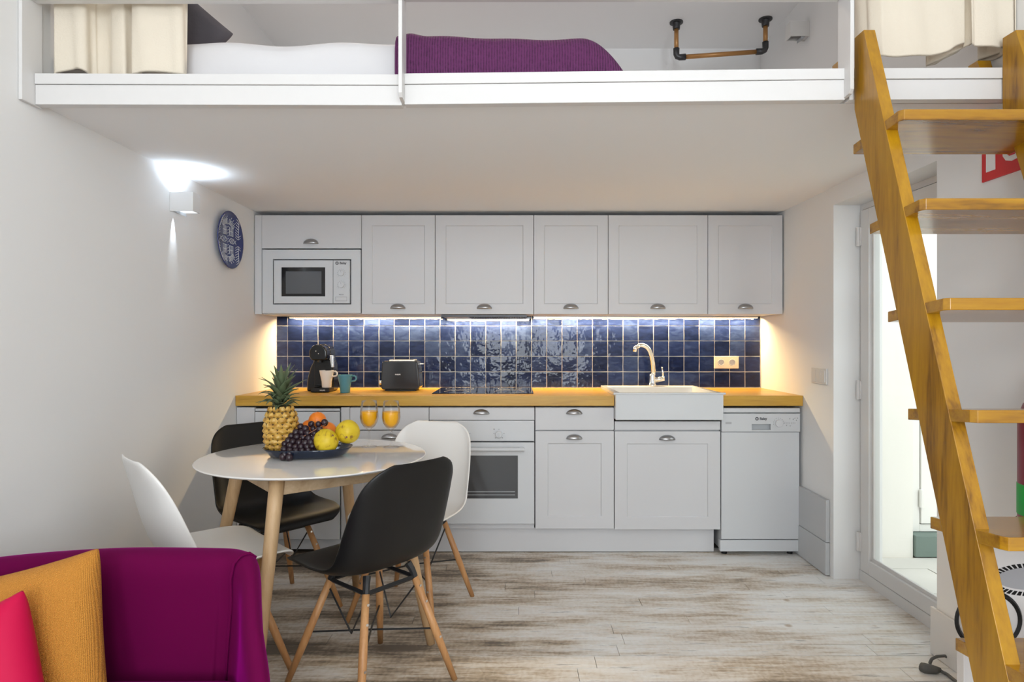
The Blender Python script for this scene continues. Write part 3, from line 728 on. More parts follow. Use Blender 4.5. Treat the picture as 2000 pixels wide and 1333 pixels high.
for i, (px, py) in enumerate(((1535, 831), (1542, 832), (1541, 818), (1548, 819), (1551, 817), (1554, 821), (1556, 817))): mb.ball((X(px, YL), YL - .0105, Z(py, YL)), .003, 6, 4)
mb.build('panel_marks', M['printlt'], cpn)['kind'] = 'stuff'
MB().box(X(1416, YL), X(1427.5, YL), YL - .0112, YL - .009, Z(828.5, YL), Z(824.5, YL)).build('print_mark', M['printlt'], cpn)
logo(cpn, 1487, 818, YL, YL - .0106, .020)

# worktop
YW = 3.608
SX0, SX1 = .557, 1.163
wt = MB().box(XL + .002, SX0 - .002, YW, YB - .013, ZWT - .058, ZWT).box(SX1 + .002, XR - .002, YW, YB - .013, ZWT - .058, ZWT).box(SX0 - .002, SX1 + .002, 4.20, YB - .013, ZWT - .058, ZWT).build('worktop', M['worktop'], bevel=.002)
tag(wt, 'long oiled wooden worktop over the white base units', 'worktop')
# hob
hb = thing('hob', (-.196, 3.96, ZWT), 'black glass hob set in the wooden worktop', 'hob')
MB().box(-.492, .102, 3.725, 4.205, ZWT, ZWT + .005).build('glass', M['blackglass'], hb, bevel=.0015)
for cx_, cy_, r_ in ((-.36, 3.86, .075), (-.36, 4.08, .09), (-.04, 3.86, .09), (-.04, 4.08, .075)):
    MB().tube([(cx_ + r_ * math.cos(2 * PI * i / 32), cy_ + r_ * math.sin(2 * PI * i / 32), ZWT + .0051) for i in range(32)], .0006, 4, closed=True).build('cooking_zone', M['printlt'], hb)
# ceramic sink
sk = thing('sink', ((SX0 + SX1) / 2, 3.9, .775), 'white ceramic apron-front sink set into the worktop', 'sink')
y0, y1, z0, z1 = 3.570, 4.198, .775, .928
S = MB(); t_ = .022
o4 = [(SX0, y0), (SX1, y0), (SX1, y1), (SX0, y1)]
i4 = [(SX0 + .03, y0 + .035), (SX1 - .03, y0 + .035), (SX1 - .03, y1 - .10), (SX0 + .03, y1 - .10)]
j4 = [(SX0 + .045, y0 + .05), (SX1 - .045, y0 + .05), (SX1 - .045, y1 - .115), (SX0 + .045, y1 - .115)]
vs = [(p[0], p[1], z0) for p in o4] + [(p[0], p[1], z1) for p in o4] + [(p[0], p[1], z1) for p in i4] + [(p[0], p[1], z0 + .02) for p in j4]
fs = [(0, 3, 2, 1), (12, 13, 14, 15)]
for i in range(4):
    j = (i + 1) % 4
    fs += [(i, j, 4 + j, 4 + i), (4 + i, 4 + j, 8 + j, 8 + i), (8 + i, 8 + j, 12 + j, 12 + i)]
S.add(vs, fs).build('basin', M['ceramic'], sk, bevel=.006, seg=3)
MB().box(SX0 - .012, SX1 + .012, y0 - .004, y0 + .012, z1 - .010, z1 + .002).build('front_lip', M['ceramic'], sk, bevel=.004)
MB().cyl(((SX0 + SX1) / 2, 3.86, z0 + .0205), .04, .003).build('drain', M['chrome'], sk)
# tap
fx, fy = X(1274, 4.13), 4.13
fc = thing('tap', (fx, fy, z1), 'curved chrome mixer tap with side lever behind the sink', 'tap')
MB().lathe([(.030, 0), (.028, .008), (.022, .02), (.021, .055), (.019, .075), (.017, .08)], 20, (fx, fy, z1 + .001)).build('base', M['chrome'], fc, smooth=True)
pts = []
for i in range(15):
    t = i / 14
    pts.append((fx + .008 - .016 * math.sin(PI * .5 * t) + (-.105) * t ** 2.6 * .95, fy - .05 * t, z1 + .075 + .19 * math.sin(PI * .5 * min(1, t * 1.12)) - (.012 if t > .95 else 0)))
MB().tube(pts, [.0165 - .003 * i / 14 for i in range(15)], 14).build('spout', M['chrome'], fc, smooth=True)
MB().tube([pts[-1], (pts[-1][0] - .012, pts[-1][1], pts[-1][2] - .006), (pts[-1][0] - .016, pts[-1][1], pts[-1][2] - .03)], [.0135, .0145, .0145], 14).build('aerator', M['chrome'], fc, smooth=True)
MB().tube([(fx + .01, fy, z1 + .035), (fx + .045, fy - .004, z1 + .045), (fx + .075, fy - .006, z1 + .050)], [.016, .017, .018], 14).build('cartridge', M['chrome'], fc, smooth=True)
MB().tube([(fx + .068, fy - .006, z1 + .05), (fx + .066, fy - .008, z1 + .09), (fx + .058, fy - .01, z1 + .125)], [.009, .006, .005], 10).build('lever', M['chrome'], fc, smooth=True)

# sockets and switch
so = thing('power_socket', (X(1416, YB), YB - .013, Z(707, YB)), 'cream double power socket on the blue tiles by the sink', 'socket')
xa, xb, za, zb = X(1393, YB), X(1440, YB), Z(720, YB), Z(696, YB)
MB().box(xa, xb, YB - .030, YB - .011, za, zb).build('plate', M['socket'], so, bevel=.003)
for px in (1405.5, 1427):
    xc, zc = X(px, YB), Z(708, YB)
    MB().tube([(xc + .020 * math.cos(2 * PI * i / 24), YB - .0305, zc + .020 * math.sin(2 * PI * i / 24)) for i in range(24)], .002, 6, closed=True).cyl((xc, YB - .0303, zc), .017, .002, 'y', 20).build('outlet', M['applgrey'], so)
sw = thing('light_switch', (XR, 3.41, Z(735, 3.41)), 'white three-gang light switch on the right wall beside the door', 'switch')
ya, yb = XR * F / (1617 - CX), XR * F / (1588 - CX); zc = Z(735, 3.4)
MB().box(XR - .010, XR - .0005, ya, yb, zc - .042, zc + .042).build('plate', M['switch'], sw, bevel=.002)
for i in range(3):
    s = (yb - ya - .02) / 3
    MB().box(XR - .014, XR - .009, ya + .01 + i * s + .001, ya + .01 + (i + 1) * s - .001, zc - .032, zc + .032).build('rocker', M['switch'], sw, bevel=.0015)

# ------------------------------------------------------------------ wall lights and plate
def sconce(px_wall, side, z0, z1, label, lit):
    xw = XL if side < 0 else XR
    ya = abs(xw) * F / abs(px_wall - CX); s = -side
    t = thing('wall_light', (xw, ya + .04, z0), label, 'wall light', 'cube wall lights')
    xi = xw + s * .001; xo = xw + s * .108; yb = ya + .065
    m = MB()
    def bx(a, b, c, d, e, f): m.box(min(a, b), max(a, b), c, d, e, f)
    bx(xi, xo, ya, ya + .006, z0, z1); bx(xi, xo, yb - .006, yb, z0, z1); bx(xo, xo - s * .006, ya + .006, yb - .006, z0, z1); bx(xi, xi + s * .02, ya + .006, yb - .006, z0 + .004, z1 - .004)
    m.build('shell', M['trim'] if lit else M['switch'], t)
    m = MB(); bx(xi + s * .02, xo - s * .006, ya + .006, yb - .006, (z0 + z1) / 2 - .012, (z0 + z1) / 2 + .012); m.build('lamp_core', M['aluminium'] if not lit else M['ledcool'], t)
    m = MB(); m.prism([(xi + s * .022, z0 - .001), (xi + s * .045, z0 - .001), (xi + s * .045, z0 - .016)], 'y', ya + .004, yb - .004); m.build('flap', M['applgrey'], t)
    return t, xi, xo, ya, yb
M['ledcool'] = mat('cool led', (0.9, 0.93, 1.0), 0.4, emit=(0.80, 0.90, 1.0), estr=6.0)
Yw = 2.926
z0, z1 = Z(412, Yw), Z(375, Yw)
t, xi, xo, ya, yb = sconce(331, -1, z0, z1, 'lit white cube wall light on the left wall below the loft', True)
def spot(name, loc, rot, e, ang, blend, col, r=.012):
    d = bpy.data.lights.new(name, 'SPOT'); d.energy = e; d.spot_size = math.radians(ang); d.spot_blend = blend; d.color = col; d.shadow_soft_size = r
    o = bpy.data.objects.new(name, d); COL.objects.link(o); o.location = loc; o.rotation_euler = rot; return o
spot('wall_light_up', (xi + .055, (ya + yb) / 2, z1 - .012), (PI, 0, 0), 9.0, 168, 1.0, (0.70, 0.84, 1.0), .03)
spot('wall_light_down', (xi + .010, ya + .03, z0 - .006), (0, math.radians(6), 0), 7.0, 30, .9, (0.80, 0.90, 1.0), .003)
Yr = XR * F / (1582 - CX)
sconce(1582, 1, Z(70, Yr), Z(41, Yr), 'unlit white cube wall light high on the right wall of the loft', False)

lt = thing('ceiling_lamp', (-.3, 2.9, ZC), 'flush white ceiling lamp above the loft bed', 'lamp', 'flush ceiling lamps')  # lamp added out of view to lift the dim loft with warm light
MB().box(-.45, -.15, 2.75, 3.05, ZC - .045, ZC - .001).build('housing', M['trim'], lt, bevel=.004)
area('loft_lamp_light', (-.3, 2.9, ZC - .05), (0, 0, 0), .26, .26, 9, (1.0, 0.80, 0.62))

# decorative plate
pc = Vector((XL, 3.50, Z(469, 3.5)))
pt = thing('wall_plate', pc, 'round cobalt blue plate with white carved pattern on the left wall', 'plate')
R = .158
pr = [(.10, .004), (.105, .0), (R - .01, .018), (R, .024), (R - .003, .027), (R - .014, .0225), (.112, .008), (0, .007)]
vs = []; n_ = 40
mb = MB(); lm = MB().lathe([(0, .003)] + pr, n_)
mb.add([(pc.x + v[2] + .001, pc.y + v[0], pc.z + v[1]) for v in lm.v], lm.f)
mb.build('dish', M['plateblue'], pt, smooth=True)
def surf(u, v):       # on the dish: u along the wall, v up
    r = math.hypot(u, v); h = .0085 if r < .112 else .0085 + (r - .112) / (R - .014 - .112) * .0150
    return (pc.x + h + .001, pc.y + u, pc.z + v)
pat = MB()
def stroke(pts, w=.0022):
    q = []
    for i in range(len(pts) - 1):
        for k in range(3): 
            f = k / 3; q.append((pts[i][0] * (1 - f) + pts[i + 1][0] * f, pts[i][1] * (1 - f) + pts[i + 1][1] * f))
    q.append(pts[-1]); pat.tube([surf(*p) for p in q], w * .8, 5)
rp = random.Random(3)
for sx in (-1, 1):
    for sy in (-1, 1):
        # fern frond on each side
        stem = [(sx * (.118 - .02 * (i / 7) ** 2), sy * (.018 + .105 * i / 7 * .9)) for i in range(8)]
        stroke(stem, .0018)
        for i in range(8):
            p = stem[i]; stroke([p, (p[0] - sx * .026, p[1] + sy * .014)], .002); 
            if i < 7 and math.hypot(p[0] + sx * .016, p[1]) < .138: stroke([p, (p[0] + sx * .014, p[1] + sy * .012)], .0018)
        # stepped house
        for k in range(4):
            a = .018 + .014 * k
            stroke([(sx * a, sy * .028), (sx * a, sy * .075)], .0018)
        stroke([(sx * .018, sy * .028), (sx * .062, sy * .028)], .0018); stroke([(sx * .018, sy * .052), (sx * .062, sy * .052)], .0018)
        # radiating grass at top and bottom
        for k in range(7):
            an = PI / 2 - .12 - k * .10
            stroke([(sx * .088 * math.cos(an), sy * .088 * math.sin(an)), (sx * (.118 + .012 * (k % 2)) * math.cos(an), sy * (.118 + .012 * (k % 2)) * math.sin(an))], .0019)
    # fish in the middle
    stroke([(sx * .012, 0), (sx * .035, .014), (sx * .065, .013), (sx * .085, 0), (sx * .065, -.013), (sx * .035, -.014), (sx * .012, 0)], .0022)
    stroke([(sx * .085, 0), (sx * .10, .012)], .002); stroke([(sx * .085, 0), (sx * .10, -.012)], .002)
    for k in range(3): stroke([(sx * (.035 + .013 * k), -.009), (sx * (.035 + .013 * k), .009)], .0016)
for k in range(12): stroke([(-.006, -.095 + .0165 * k), (.006, -.089 + .0165 * k)], .0018)
pat.build('carved_pattern', M['platewhite'], pt, smooth=True)

# ------------------------------------------------------------------ ladder
XS = 1.085; SL = .3428
ld = thing('ladder', (1.33, 1.35, 0), 'varnished pine ladder with flat treads leading up to the loft', 'ladder')
def stringer(xa, xb):
    return MB().prism([(1.248, .001), (1.374, .001), (2.045, 1.96), (2.045, 2.19), (1.990, 2.19)], 'x', xa, xb).build('stringer', M['ladder'], ld, bevel=.002)
stringer(XS, XS + .036); stringer(1.560, 1.596)
for k in range(7):
    zf = 1.873 - .2735 * k; yf = 1.80 - .0955 * k
    if zf < .1: continue
    th = .031; dp = .255; dz = -.023
    x0, x1 = XS + .0015, 1.592; c = .028
    vs = []
    for zz in (-th, 0):
        vs += [(x0, yf + c * .5, zf + zz), (x0 + c * .35, yf, zf + zz), (x1, yf, zf + zz), (x1, yf + dp, zf + zz + dz), (x0, yf + dp, zf + zz + dz)]
    n_ = 5
    fs = [tuple(range(n_))[::-1], tuple(range(n_, 2 * n_))] + [(i, (i + 1) % n_, n_ + (i + 1) % n_, n_ + i) for i in range(n_)]
    MB().add(vs, fs).build('tread', M['tread'], ld, bevel=.002)
for xa in (1.088, 1.556): MB().prism([(2.128, 2.100), (2.20, 2.100), (2.195, 2.165), (2.150, 2.165)], 'x', xa, xa + .045).build('fixing_block', M['tread'], ld, bevel=.002)

# ------------------------------------------------------------------ table
tc_ = Vector((-.824, 2.613, 0))
tb = thing('dining_table', tc_, 'round white dining table with splayed oak legs', 'table')
prof = [(0, .722), (.36, .722), (.432, .738), (.4485, .745), (.4500, .7475), (.4485, .7495), (.444, .750), (0, .750)]
MB().lathe(prof, 72, tc_).build('tabletop', M['tabletop'], tb, smooth=True).data.polygons.foreach_set('use_smooth', [True] * (72 * 7))
rot = math.radians(-6)
tips = []
for k in range(4):
    a = rot + k * PI / 2; d = Vector((math.cos(a), math.sin(a), 0))
    top = tc_ + d * .325 + Vector((0, 0, .7215)); bot = tc_ + d * .485; tips.append(top)
    MB().tube([bot, bot.lerp(top, .5), bot.lerp(top, .85), top], [.0165, .022, .0255, .027], 20).build('leg', M['oak'], tb, smooth=True)
for k in range(4):
    a, b = tips[k], tips[(k + 1) % 4]; v = (b - a).normalized(); nrm = Vector((-v.y, v.x, 0)) * .011
    a2, b2 = a + v * .018, b - v * .018
    vs = [(p + s * nrm + Vector((0, 0, z))) for z in (-.058, 0) for p in (a2, b2) for s in (-1, 1)]
    MB().add(vs, [(0, 1, 3, 2), (4, 6, 7, 5), (0, 2, 6, 4), (1, 5, 7, 3), (0, 4, 5, 1), (2, 3, 7, 6)]).build('apron_rail', M['oakx'], tb, bevel=.002)

# ------------------------------------------------------------------ shell chairs
def chair(shell_mat, label, cat='chair', group='shell chairs around the table'):
    t = thing('dining_chair', (0, 0, 0), label, cat, group)
    V = np.array([0, .06, .12, .24, .36, .46, .54, .60, .66, .74, .82, .90, .96, 1.0])
    PY = np.array([.232, .228, .205, .13, .035, -.055, -.120, -.160, -.185, -.208, -.228, -.246, -.260, -.268])
    PZ = np.array([.412, .436, .450, .447, .436, .430, .441, .468, .515, .590, .670, .745, .795, .822])
    HW = np.array([.150, .190, .212, .230, .233, .229, .225, .222, .220, .217, .210, .196, .165, .105])
    CU = np.array([.0, .0, .006, .018, .028, .040, .058, .070, .072, .066, .054, .036, .018, .008])
    vs = np.linspace(0, 1, 30)
    def it(A):
        # smooth interpolation
        return np.interp(vs, V, A)
    def sm(a):
        b = a.copy(); b[1:-1] = .25 * a[:-2] + .5 * a[1:-1] + .25 * a[2:]; return b
    py, pz, hw, cu = sm(it(PY)), sm(it(PZ)), it(HW), sm(it(CU))
    P = []
    for i in range(30):
        a = max(0, i - 1); b = min(29, i + 1)
        ty, tz = py[b] - py[a], pz[b] - pz[a]; L = math.hypot(ty, tz); ny, nz = tz / L, -ty / L     # toward the sitter
        rowp = []
        for u in np.linspace(-1, 1, 15):
            q = abs(u) ** 2.6 * cu[i]
            rowp.append((hw[i] * (math.sin(u * 1.35) / math.sin(1.35)), py[i] + ny * q, pz[i] + nz * q))
        P.append(rowp)
    sh = MB().grid(P).build('seat_shell', shell_mat, t, smooth=True, local=True, solid=.009, sub=1)
    tops = []
    for sx in (-1, 1):
        for sy in (-1, 1):
            top = Vector((sx * .098, sy * .095 - .01, .402)); bot = Vector((sx * .205, sy * .215, 0.0)); tops.append((top, bot))
            lg = MB().tube([bot, bot.lerp(top, .45), bot.lerp(top, .93)], [.0105, .0145, .0125], 14).build('leg', M['beech'], t, smooth=True, local=True)
            scr = MB()
            d = (bot - top); outv = Vector((sx, sy, 0)).normalized()
            for f in (.86, .72, .40):
                p = bot.lerp(top, f) + Vector((0, sy, 0)) * .0130
                scr.cyl(p, .0048, .003 * sy, 'y', 10)
            scr.build('screws', M['chrome'], lg, local=True)
    fr = MB()
    for (top, bot) in tops: fr.tube([bot.lerp(top, .80), top, (top.x * .9, top.y * .9, .424)], [.010, .012, .014], 8)
    for i, j in ((0, 1), (2, 3), (0, 2), (1, 3)):
        a = tops[i][1].lerp(tops[i][0], .93); b = tops[j][1].lerp(tops[j][0], .93)
        fr.tube([a, b], .0085, 4)
    fr.build('seat_frame', M['blackmetal'], t, local=True)
    br = MB()
    low = [b.lerp(a, .47) for (a, b) in tops]
    c = Vector((0, 0, .225))
    for i, j in ((0, 3), (1, 2)):
        br.tube([low[i] + (low[i] - c) * .05, low[i].lerp(low[j], .5) + Vector((0, 0, .012 if i == 0 else -.0)), low[j] + (low[j] - c) * .05], .0035, 6)
    for i, j in ((0, 1), (2, 3)):
        hi_i = tops[i][1].lerp(tops[i][0], .88); 
        br.tube([hi_i, (low[i] + low[j]) / 2 * .55 + Vector((0, 0, .10)), tops[j][1].lerp(tops[j][0], .88)], .0035, 6)
    br.build('wire_brace', M['blackmetal'], t, local=True)
    return t
def face(o, c, f):
    o.location = (c[0], c[1], 0); o.rotation_euler = (0, 0, math.atan2(-f[0], f[1]))
c1 = chair(M['blackplastic'], 'black shell dining chair seen from behind in front of the table')
face(c1, (-.517, 2.275), (-.76, .65))
c2 = chair(M['whiteplastic'], 'white shell dining chair on the oven side of the table')
face(c2, (-.47, 2.90), (-.31, -.95))
c3 = copy_tree(c1); c3['label'] = 'black shell dining chair in the corner behind the table'
face(c3, (-1.10, 2.91), (.75, -.66))
c4 = copy_tree(c2); c4['label'] = 'white shell dining chair between the purple sofa and the table'
face(c4, (-1.115, 2.335), (.72, .69))

# ------------------------------------------------------------------ things on the table
# glass tray
ZT = .7503
tray_c = Vector((-.842, 2.585, ZT))
tr = MB(); n_ = 56; ra = math.radians(6)
def oval(rx, ry, z):
    out = []
    for i in range(n_):
        a = 2 * PI * i / n_; cx_ = math.copysign(abs(math.cos(a)) ** .72, math.cos(a)) * rx; cy_ = math.copysign(abs(math.sin(a)) ** .9, math.sin(a)) * ry
        out.append((tray_c.x + cx_ * math.cos(ra) - cy_ * math.sin(ra), tray_c.y + cx_ * math.sin(ra) + cy_ * math.cos(ra), tray_c.z + z))
    return out
rings = [oval(.002, .002, .0), oval(.125, .072, .0), oval(.150, .090, .010), oval(.168, .104, .032), oval(.175, .110, .040), oval(.171, .106, .040), oval(.163, .099, .032), oval(.145, .085, .013), oval(.12, .068, .007), oval(.002, .002, .007)]
vs = [v for r in rings for v in r]; fs = []
for i in range(len(rings) - 1):
    for k in range(n_):
        l = (k + 1) % n_; fs.append((i * n_ + k, i * n_ + l, (i + 1) * n_ + l, (i + 1) * n_ + k))
tag(tr.add(vs, fs).build('fruit_tray', M['tray'], smooth=True), 'oval dark blue glass tray holding fruit on the table', 'tray')
# pineapple
pc = Vector((X(549, 2.61), 2.61, ZT + .008))
pa = thing('pineapple', pc, 'whole ripe pineapple with green crown standing in the tray', 'pineapple')
hb_, rb_ = .192, .0655
def prad(t): return rb_ * (1 - abs(2 * t - 1) ** 2.8 * .40) * (1 if t > .04 else .85)
MB().lathe([(0, 0)] + [(prad(t) * .97, hb_ * t) for t in np.linspace(0.0, 1, 18)] + [(0, hb_)], 28, pc).build('body', M['rind'], pa, smooth=True)
ey = MB(); rows_ = 9; per = 11
for i in range(rows_):
    t = (i + .5) / rows_
    for k in range(per):
        a = 2 * PI * (k + .5 * (i % 2)) / per; r = prad(t); hw = PI * r / per * 1.12; hh = hb_ / rows_ * .98
        d = Vector((math.cos(a), math.sin(a), 0)); s = Vector((-math.sin(a), math.cos(a), 0)); up = Vector((0, 0, 1))
        c = pc + d * (r * .965) + up * hb_ * t
        ringo = [c + s * hw, c + s * hw * .5 + up * hh * .62, c - s * hw * .5 + up * hh * .62, c - s * hw, c - s * hw * .5 - up * hh * .62, c + s * hw * .5 - up * hh * .62]
        ringi = [c + (p - c) * .62 + d * .0050 for p in ringo]
        tip = c + d * .0100 - up * .0025
        ey.add(ringo + ringi + [tip], [(q, (q + 1) % 6, 6 + (q + 1) % 6, 6 + q) for q in range(6)] + [(6 + q, 6 + (q + 1) % 6, 12) for q in range(6)])
o = ey.build('rind_scales', M['eye'], pa); o['kind'] = 'stuff'
rl = random.Random(11)
for i in range(46):
    f = i / 45; a = i * 2.39996; L = .040 + .075 * f ** 1.3 + rl.uniform(-.012, .014); w = .0125 + .006 * rl.random()
    base = pc + Vector((math.cos(a) * .024 * (1 - f * .7), math.sin(a) * .024 * (1 - f * .7), hb_ - .004 + .072 * f))
    el = .15 + 1.05 * f ** 1.1 + rl.uniform(-.30, .28)       # elevation
    d = Vector((math.cos(a) * math.cos(el), math.sin(a) * math.cos(el), math.sin(el))); side = Vector((-math.sin(a), math.cos(a), 0))
    curl = rl.uniform(.0, .025) * (1.3 - f)
    L_, C_, R_ = [], [], []
    for q in range(6):
        s = q / 5; wd = w * (1 - s ** 1.6) * (.75 + .6 * s * (1 - s) * 2) + .0004
        p = base + d * (L * s) + Vector((0, 0, 1)) * (curl * math.sin(PI * s) - .4 * curl * s * s) + Vector((math.cos(a), math.sin(a), 0)) * (.012 * s * s)
        nr = d.cross(side) * -1
        L_.append(p - side * wd + nr * wd * -.35); C_.append(p); R_.append(p + side * wd + nr * wd * -.35)
    MB().grid([L_, C_, R_]).build('leaf', M['leaf'], pa, smooth=True, solid=.0012)
# oranges
def fruit_ball(name, c, r, m, label, cat, group, sc=(1, 1, 1), lump=0):
    mb = MB().ball((0, 0, 0), r, 24, 16, sc)
    if lump:
        rr = random.Random(int(c[0] * -1000))
        ph = [rr.uniform(0, 6) for _ in range(3)]
        mb.v = [tuple(k * (1 + lump * (math.sin(3 * math.atan2(v[1], v[0]) + ph[0]) * .5 + math.sin(5 * v[2] / r + ph[1]) * .3 + math.sin(2 * math.atan2(v[1], v[2]) + ph[2]) * .4)) for k in v) for v in mb.v]
    t = thing(name, c, label, cat, group); mb.build('skin', m, t, smooth=True, local=True)
    MB().cyl((0, 0, r * sc[2] * .97), r * .09, r * .06, 'z', 8).build('stalk', M['stem'], t, local=True)
    return t
def at(px, py, Y): return (X(px, Y), Y, Z(py, Y))
fruit_ball('orange', at(620, 822, 2.645), .036, M['orange'], 'topmost bright orange on the fruit pile', 'orange', 'oranges in the tray')
fruit_ball('orange', at(604, 836, 2.662), .033, M['orange'], 'orange tucked behind the grapes beside the pineapple', 'orange', 'oranges in the tray')
fruit_ball('orange', at(640, 842, 2.640), .036, M['orange'], 'orange lying behind the smaller yellow quince', 'orange', 'oranges in the tray')
q1 = fruit_ball('quince', at(637, 862, 2.535), .0480, M['quince'], 'front yellow quince with brown streaks sitting low in tray', 'quince', 'quinces in the tray', (1.05, 1, .98), .035)
q2 = fruit_ball('quince', at(679, 844, 2.58), .0485, M['quince'], 'right-hand yellow quince perched on the tray rim', 'quince', 'quinces in the tray', (1, 1, 1.0), .04)
q1.rotation_euler = (.5, .9, 0); q2.rotation_euler = (1.9, .4, .3)
# grapes
gb = thing('grape_bunch', at(590, 880, 2.52), 'bunch of dark purple grapes spilling over the tray edge', 'grapes')
rg = random.Random(5)
spots_ = [(634, 826, 2.56), (608, 829, 2.57), (622, 829, 2.55), (587, 834, 2.57), (597, 838, 2.56), (612, 838, 2.555), (624, 839, 2.545), (578, 845, 2.555), (589, 845, 2.55), (601, 847, 2.545), (614, 847, 2.54), (625, 847, 2.53),
          (569, 852, 2.55), (580, 854, 2.54), (592, 855, 2.54), (603, 857, 2.535), (613, 856, 2.53), (563, 861, 2.54), (572, 863, 2.53), (584, 865, 2.53), (596, 866, 2.525), (607, 865, 2.525), (556, 868, 2.535), (566, 871, 2.52), (577, 873, 2.515), (588, 873, 2.515), (600, 873, 2.515), (610, 872, 2.52),
          (555, 878, 2.52), (566, 880, 2.51), (578, 881, 2.505), (590, 881, 2.505), (602, 880, 2.51), (556, 889, 2.49), (566, 886, 2.487), (565, 895, 2.480), (552, 893, 2.484)]
gm_ = None
for (px, py, Y) in spots_:
    if gm_ is None:
        o = MB().ball((0, 0, 0), .0128, 14, 10, (1, 1, 1.08)).build('grape', M['grape'], gb, smooth=True, local=True); gm_ = o.data
    else:
        o = bpy.data.objects.new('grape', gm_); COL.objects.link(o); o.parent = gb
    p = Vector(at(px, py, Y)); p.z = max(p.z, ZT + .0145)
    o.location = p - gb.location; o.rotation_euler = (rg.uniform(-.6, .6), rg.uniform(-.6, .6), rg.uniform(0, 6)); s = rg.uniform(.88, 1.12); o.scale = (s, s, s)
st = MB().tube([at(636, 830, 2.548), at(625, 835, 2.538), at(612, 842, 2.535), at(598, 850, 2.535), at(580, 862, 2.53)], .0022, 6)
st.tube([at(625, 835, 2.538), at(629, 843, 2.53)], .0016, 5)
st.build('stalk', M['stem'], gb, smooth=True)
# glasses of juice
def wineglass(px, py, label):
    Y = F * (H - ZT) / (py - CY); x = X(px, Y); c = Vector((x, Y, ZT))
    t = thing('wine_glass', c, label, 'glass', 'stemmed glasses of orange juice')
    outer = [(.0, .002), (.034, .0012), (.036, .0025), (.030, .005), (.010, .009), (.0045, .016), (.0040, .045), (.0042, .070), (.009, .080), (.024, .090), (.0355, .108), (.0405, .130), (.0395, .155), (.0345, .190), (.0325, .205)]
    inner = [(.0315, .205), (.0335, .190), (.0385, .155), (.0395, .130), (.0345, .109), (.023, .092), (.006, .084), (0, .0835)]
    MB().lathe(outer[:8], 28, c).build('stem', M['glass'], t, smooth=True)
    MB().lathe(outer[7:] + inner, 32, c).build('bowl', M['glass'], t, smooth=True)
    MB().lathe([(0, .0845), (.0058, .0852), (.0222, .0932), (.0338, .1098), (.0386, .130), (.0384, .150), (.0375, .158), (.0, .158)], 32, c).build('orange_juice', M['juice'], t, smooth=False).data.polygons.foreach_set('use_smooth', [i < 32 * 6 for i in range(32 * 7)])
wineglass(721, 873.5, 'stemmed glass of orange juice nearer the fruit tray')
wineglass(764, 874.5, 'stemmed glass of orange juice nearer the white chair at right')

# ------------------------------------------------------------------ things on the worktop
ZW = ZWT + .0003
# coffee machine
Yc = 3.90; cx_ = X(628, Yc)
cm = thing('coffee_machine', (cx_, Yc, ZW), 'black penguin-shaped capsule coffee machine on the worktop', 'coffee machine')
w = lambda px: X(px, Yc)
body = [(596.5, 766), (597, 752), (599, 735), (604, 718), (610, 706), (608, 695), (608, 685), (613, 676), (622, 672.5), (632, 673), (640, 678), (643.5, 686), (644, 696), (645, 704), (648, 712), (649.5, 735), (649.5, 766)]
bodyp = [(w(a), max(ZW, Z(b, Yc))) for a, b in body]
MB().prism([(a, b) for a, b in bodyp][::-1], 'y', Yc + .02, Yc + .13).build('body', M['blackgloss'], cm, bevel=.012, seg=4)
hdp = [(609, 697), (609, 686), (614, 677), (622, 673.5), (632, 674), (639.5, 679), (643, 687), (643, 697), (641, 704), (614, 704)]
MB().prism([(w(a), Z(b, Yc)) for a, b in hdp][::-1], 'y', Yc - .055, Yc + .03).build('brew_head', M['blackgloss'], cm, bevel=.010, seg=4)
MB().box(w(614), w(649), Yc + .0, Yc + .03, Z(755, Yc), Z(703, Yc)).build('column', M['blackplastic'], cm, bevel=.006)
MB().cyl((w(628), Yc - .03, Z(708, Yc)), .013, .03).build('nozzle', M['blackplastic'], cm)
dt = MB().box(w(614), w(650), Yc - .075, Yc + .03, ZW + .0005, ZW + .028).build('drip_tray', M['blackplastic'], cm, bevel=.006)
put_text('print_mark', 'KRUPS', .011, (w(637), Yc - .0755, ZW + .013), M['whiteprint'], dt)
MB().prism([(w(645), Z(694, Yc)), (w(652.5), Z(694, Yc)), (w(653), Z(718, Yc)), (w(648.5), Z(718, Yc))], 'y', Yc - .02, Yc + .01).build('lever', M['chrome'], cm, bevel=.003)
for (px, py) in ((622.5, 686), (627.5, 691)): MB().ball((w(px), Yc - .055, Z(py, Yc)), .004, 10, 8).build('button', M['chrome'], cm, smooth=True)
# mugs
def mug(px, py, Y, hgt, m, label, zbase):
    c = Vector((X(px, Y), Y, zbase)); k = hgt / .105
    t = thing('mug', c, label, 'mug', 'stoneware mugs on the worktop')
    MB().lathe([(0, 0), (.0275 * k, 0), (.0285 * k, .002), (.030 * k, .035 * k), (.043 * k, .100 * k), (.0435 * k, .105 * k), (.0405 * k, .105 * k), (.039 * k, .098 * k), (.026 * k, .034 * k), (.025 * k, .006), (0, .005)], 28, c).build('cup', m, t, smooth=True)
    hp = [(.040, .096), (.054, .099), (.064, .092), (.066, .080), (.058, .070), (.044, .068), (.034, .066)]
    MB().tube([(c.x + a * k, c.y - .004, c.z + b * k) for a, b in hp], .0052 * k, 8).build('handle', m, t, smooth=True)
mug(638, 757, Yc - .035, .104, M['whitemug'], 'cream mug standing on the coffee machine drip tray', ZW + .0285)
Yb = F * (H - ZW) / (767.5 - CY)
mug(674, 768, Yb, .108, M['bluemug'], 'teal blue mug on the worktop beside the coffee machine', ZW)
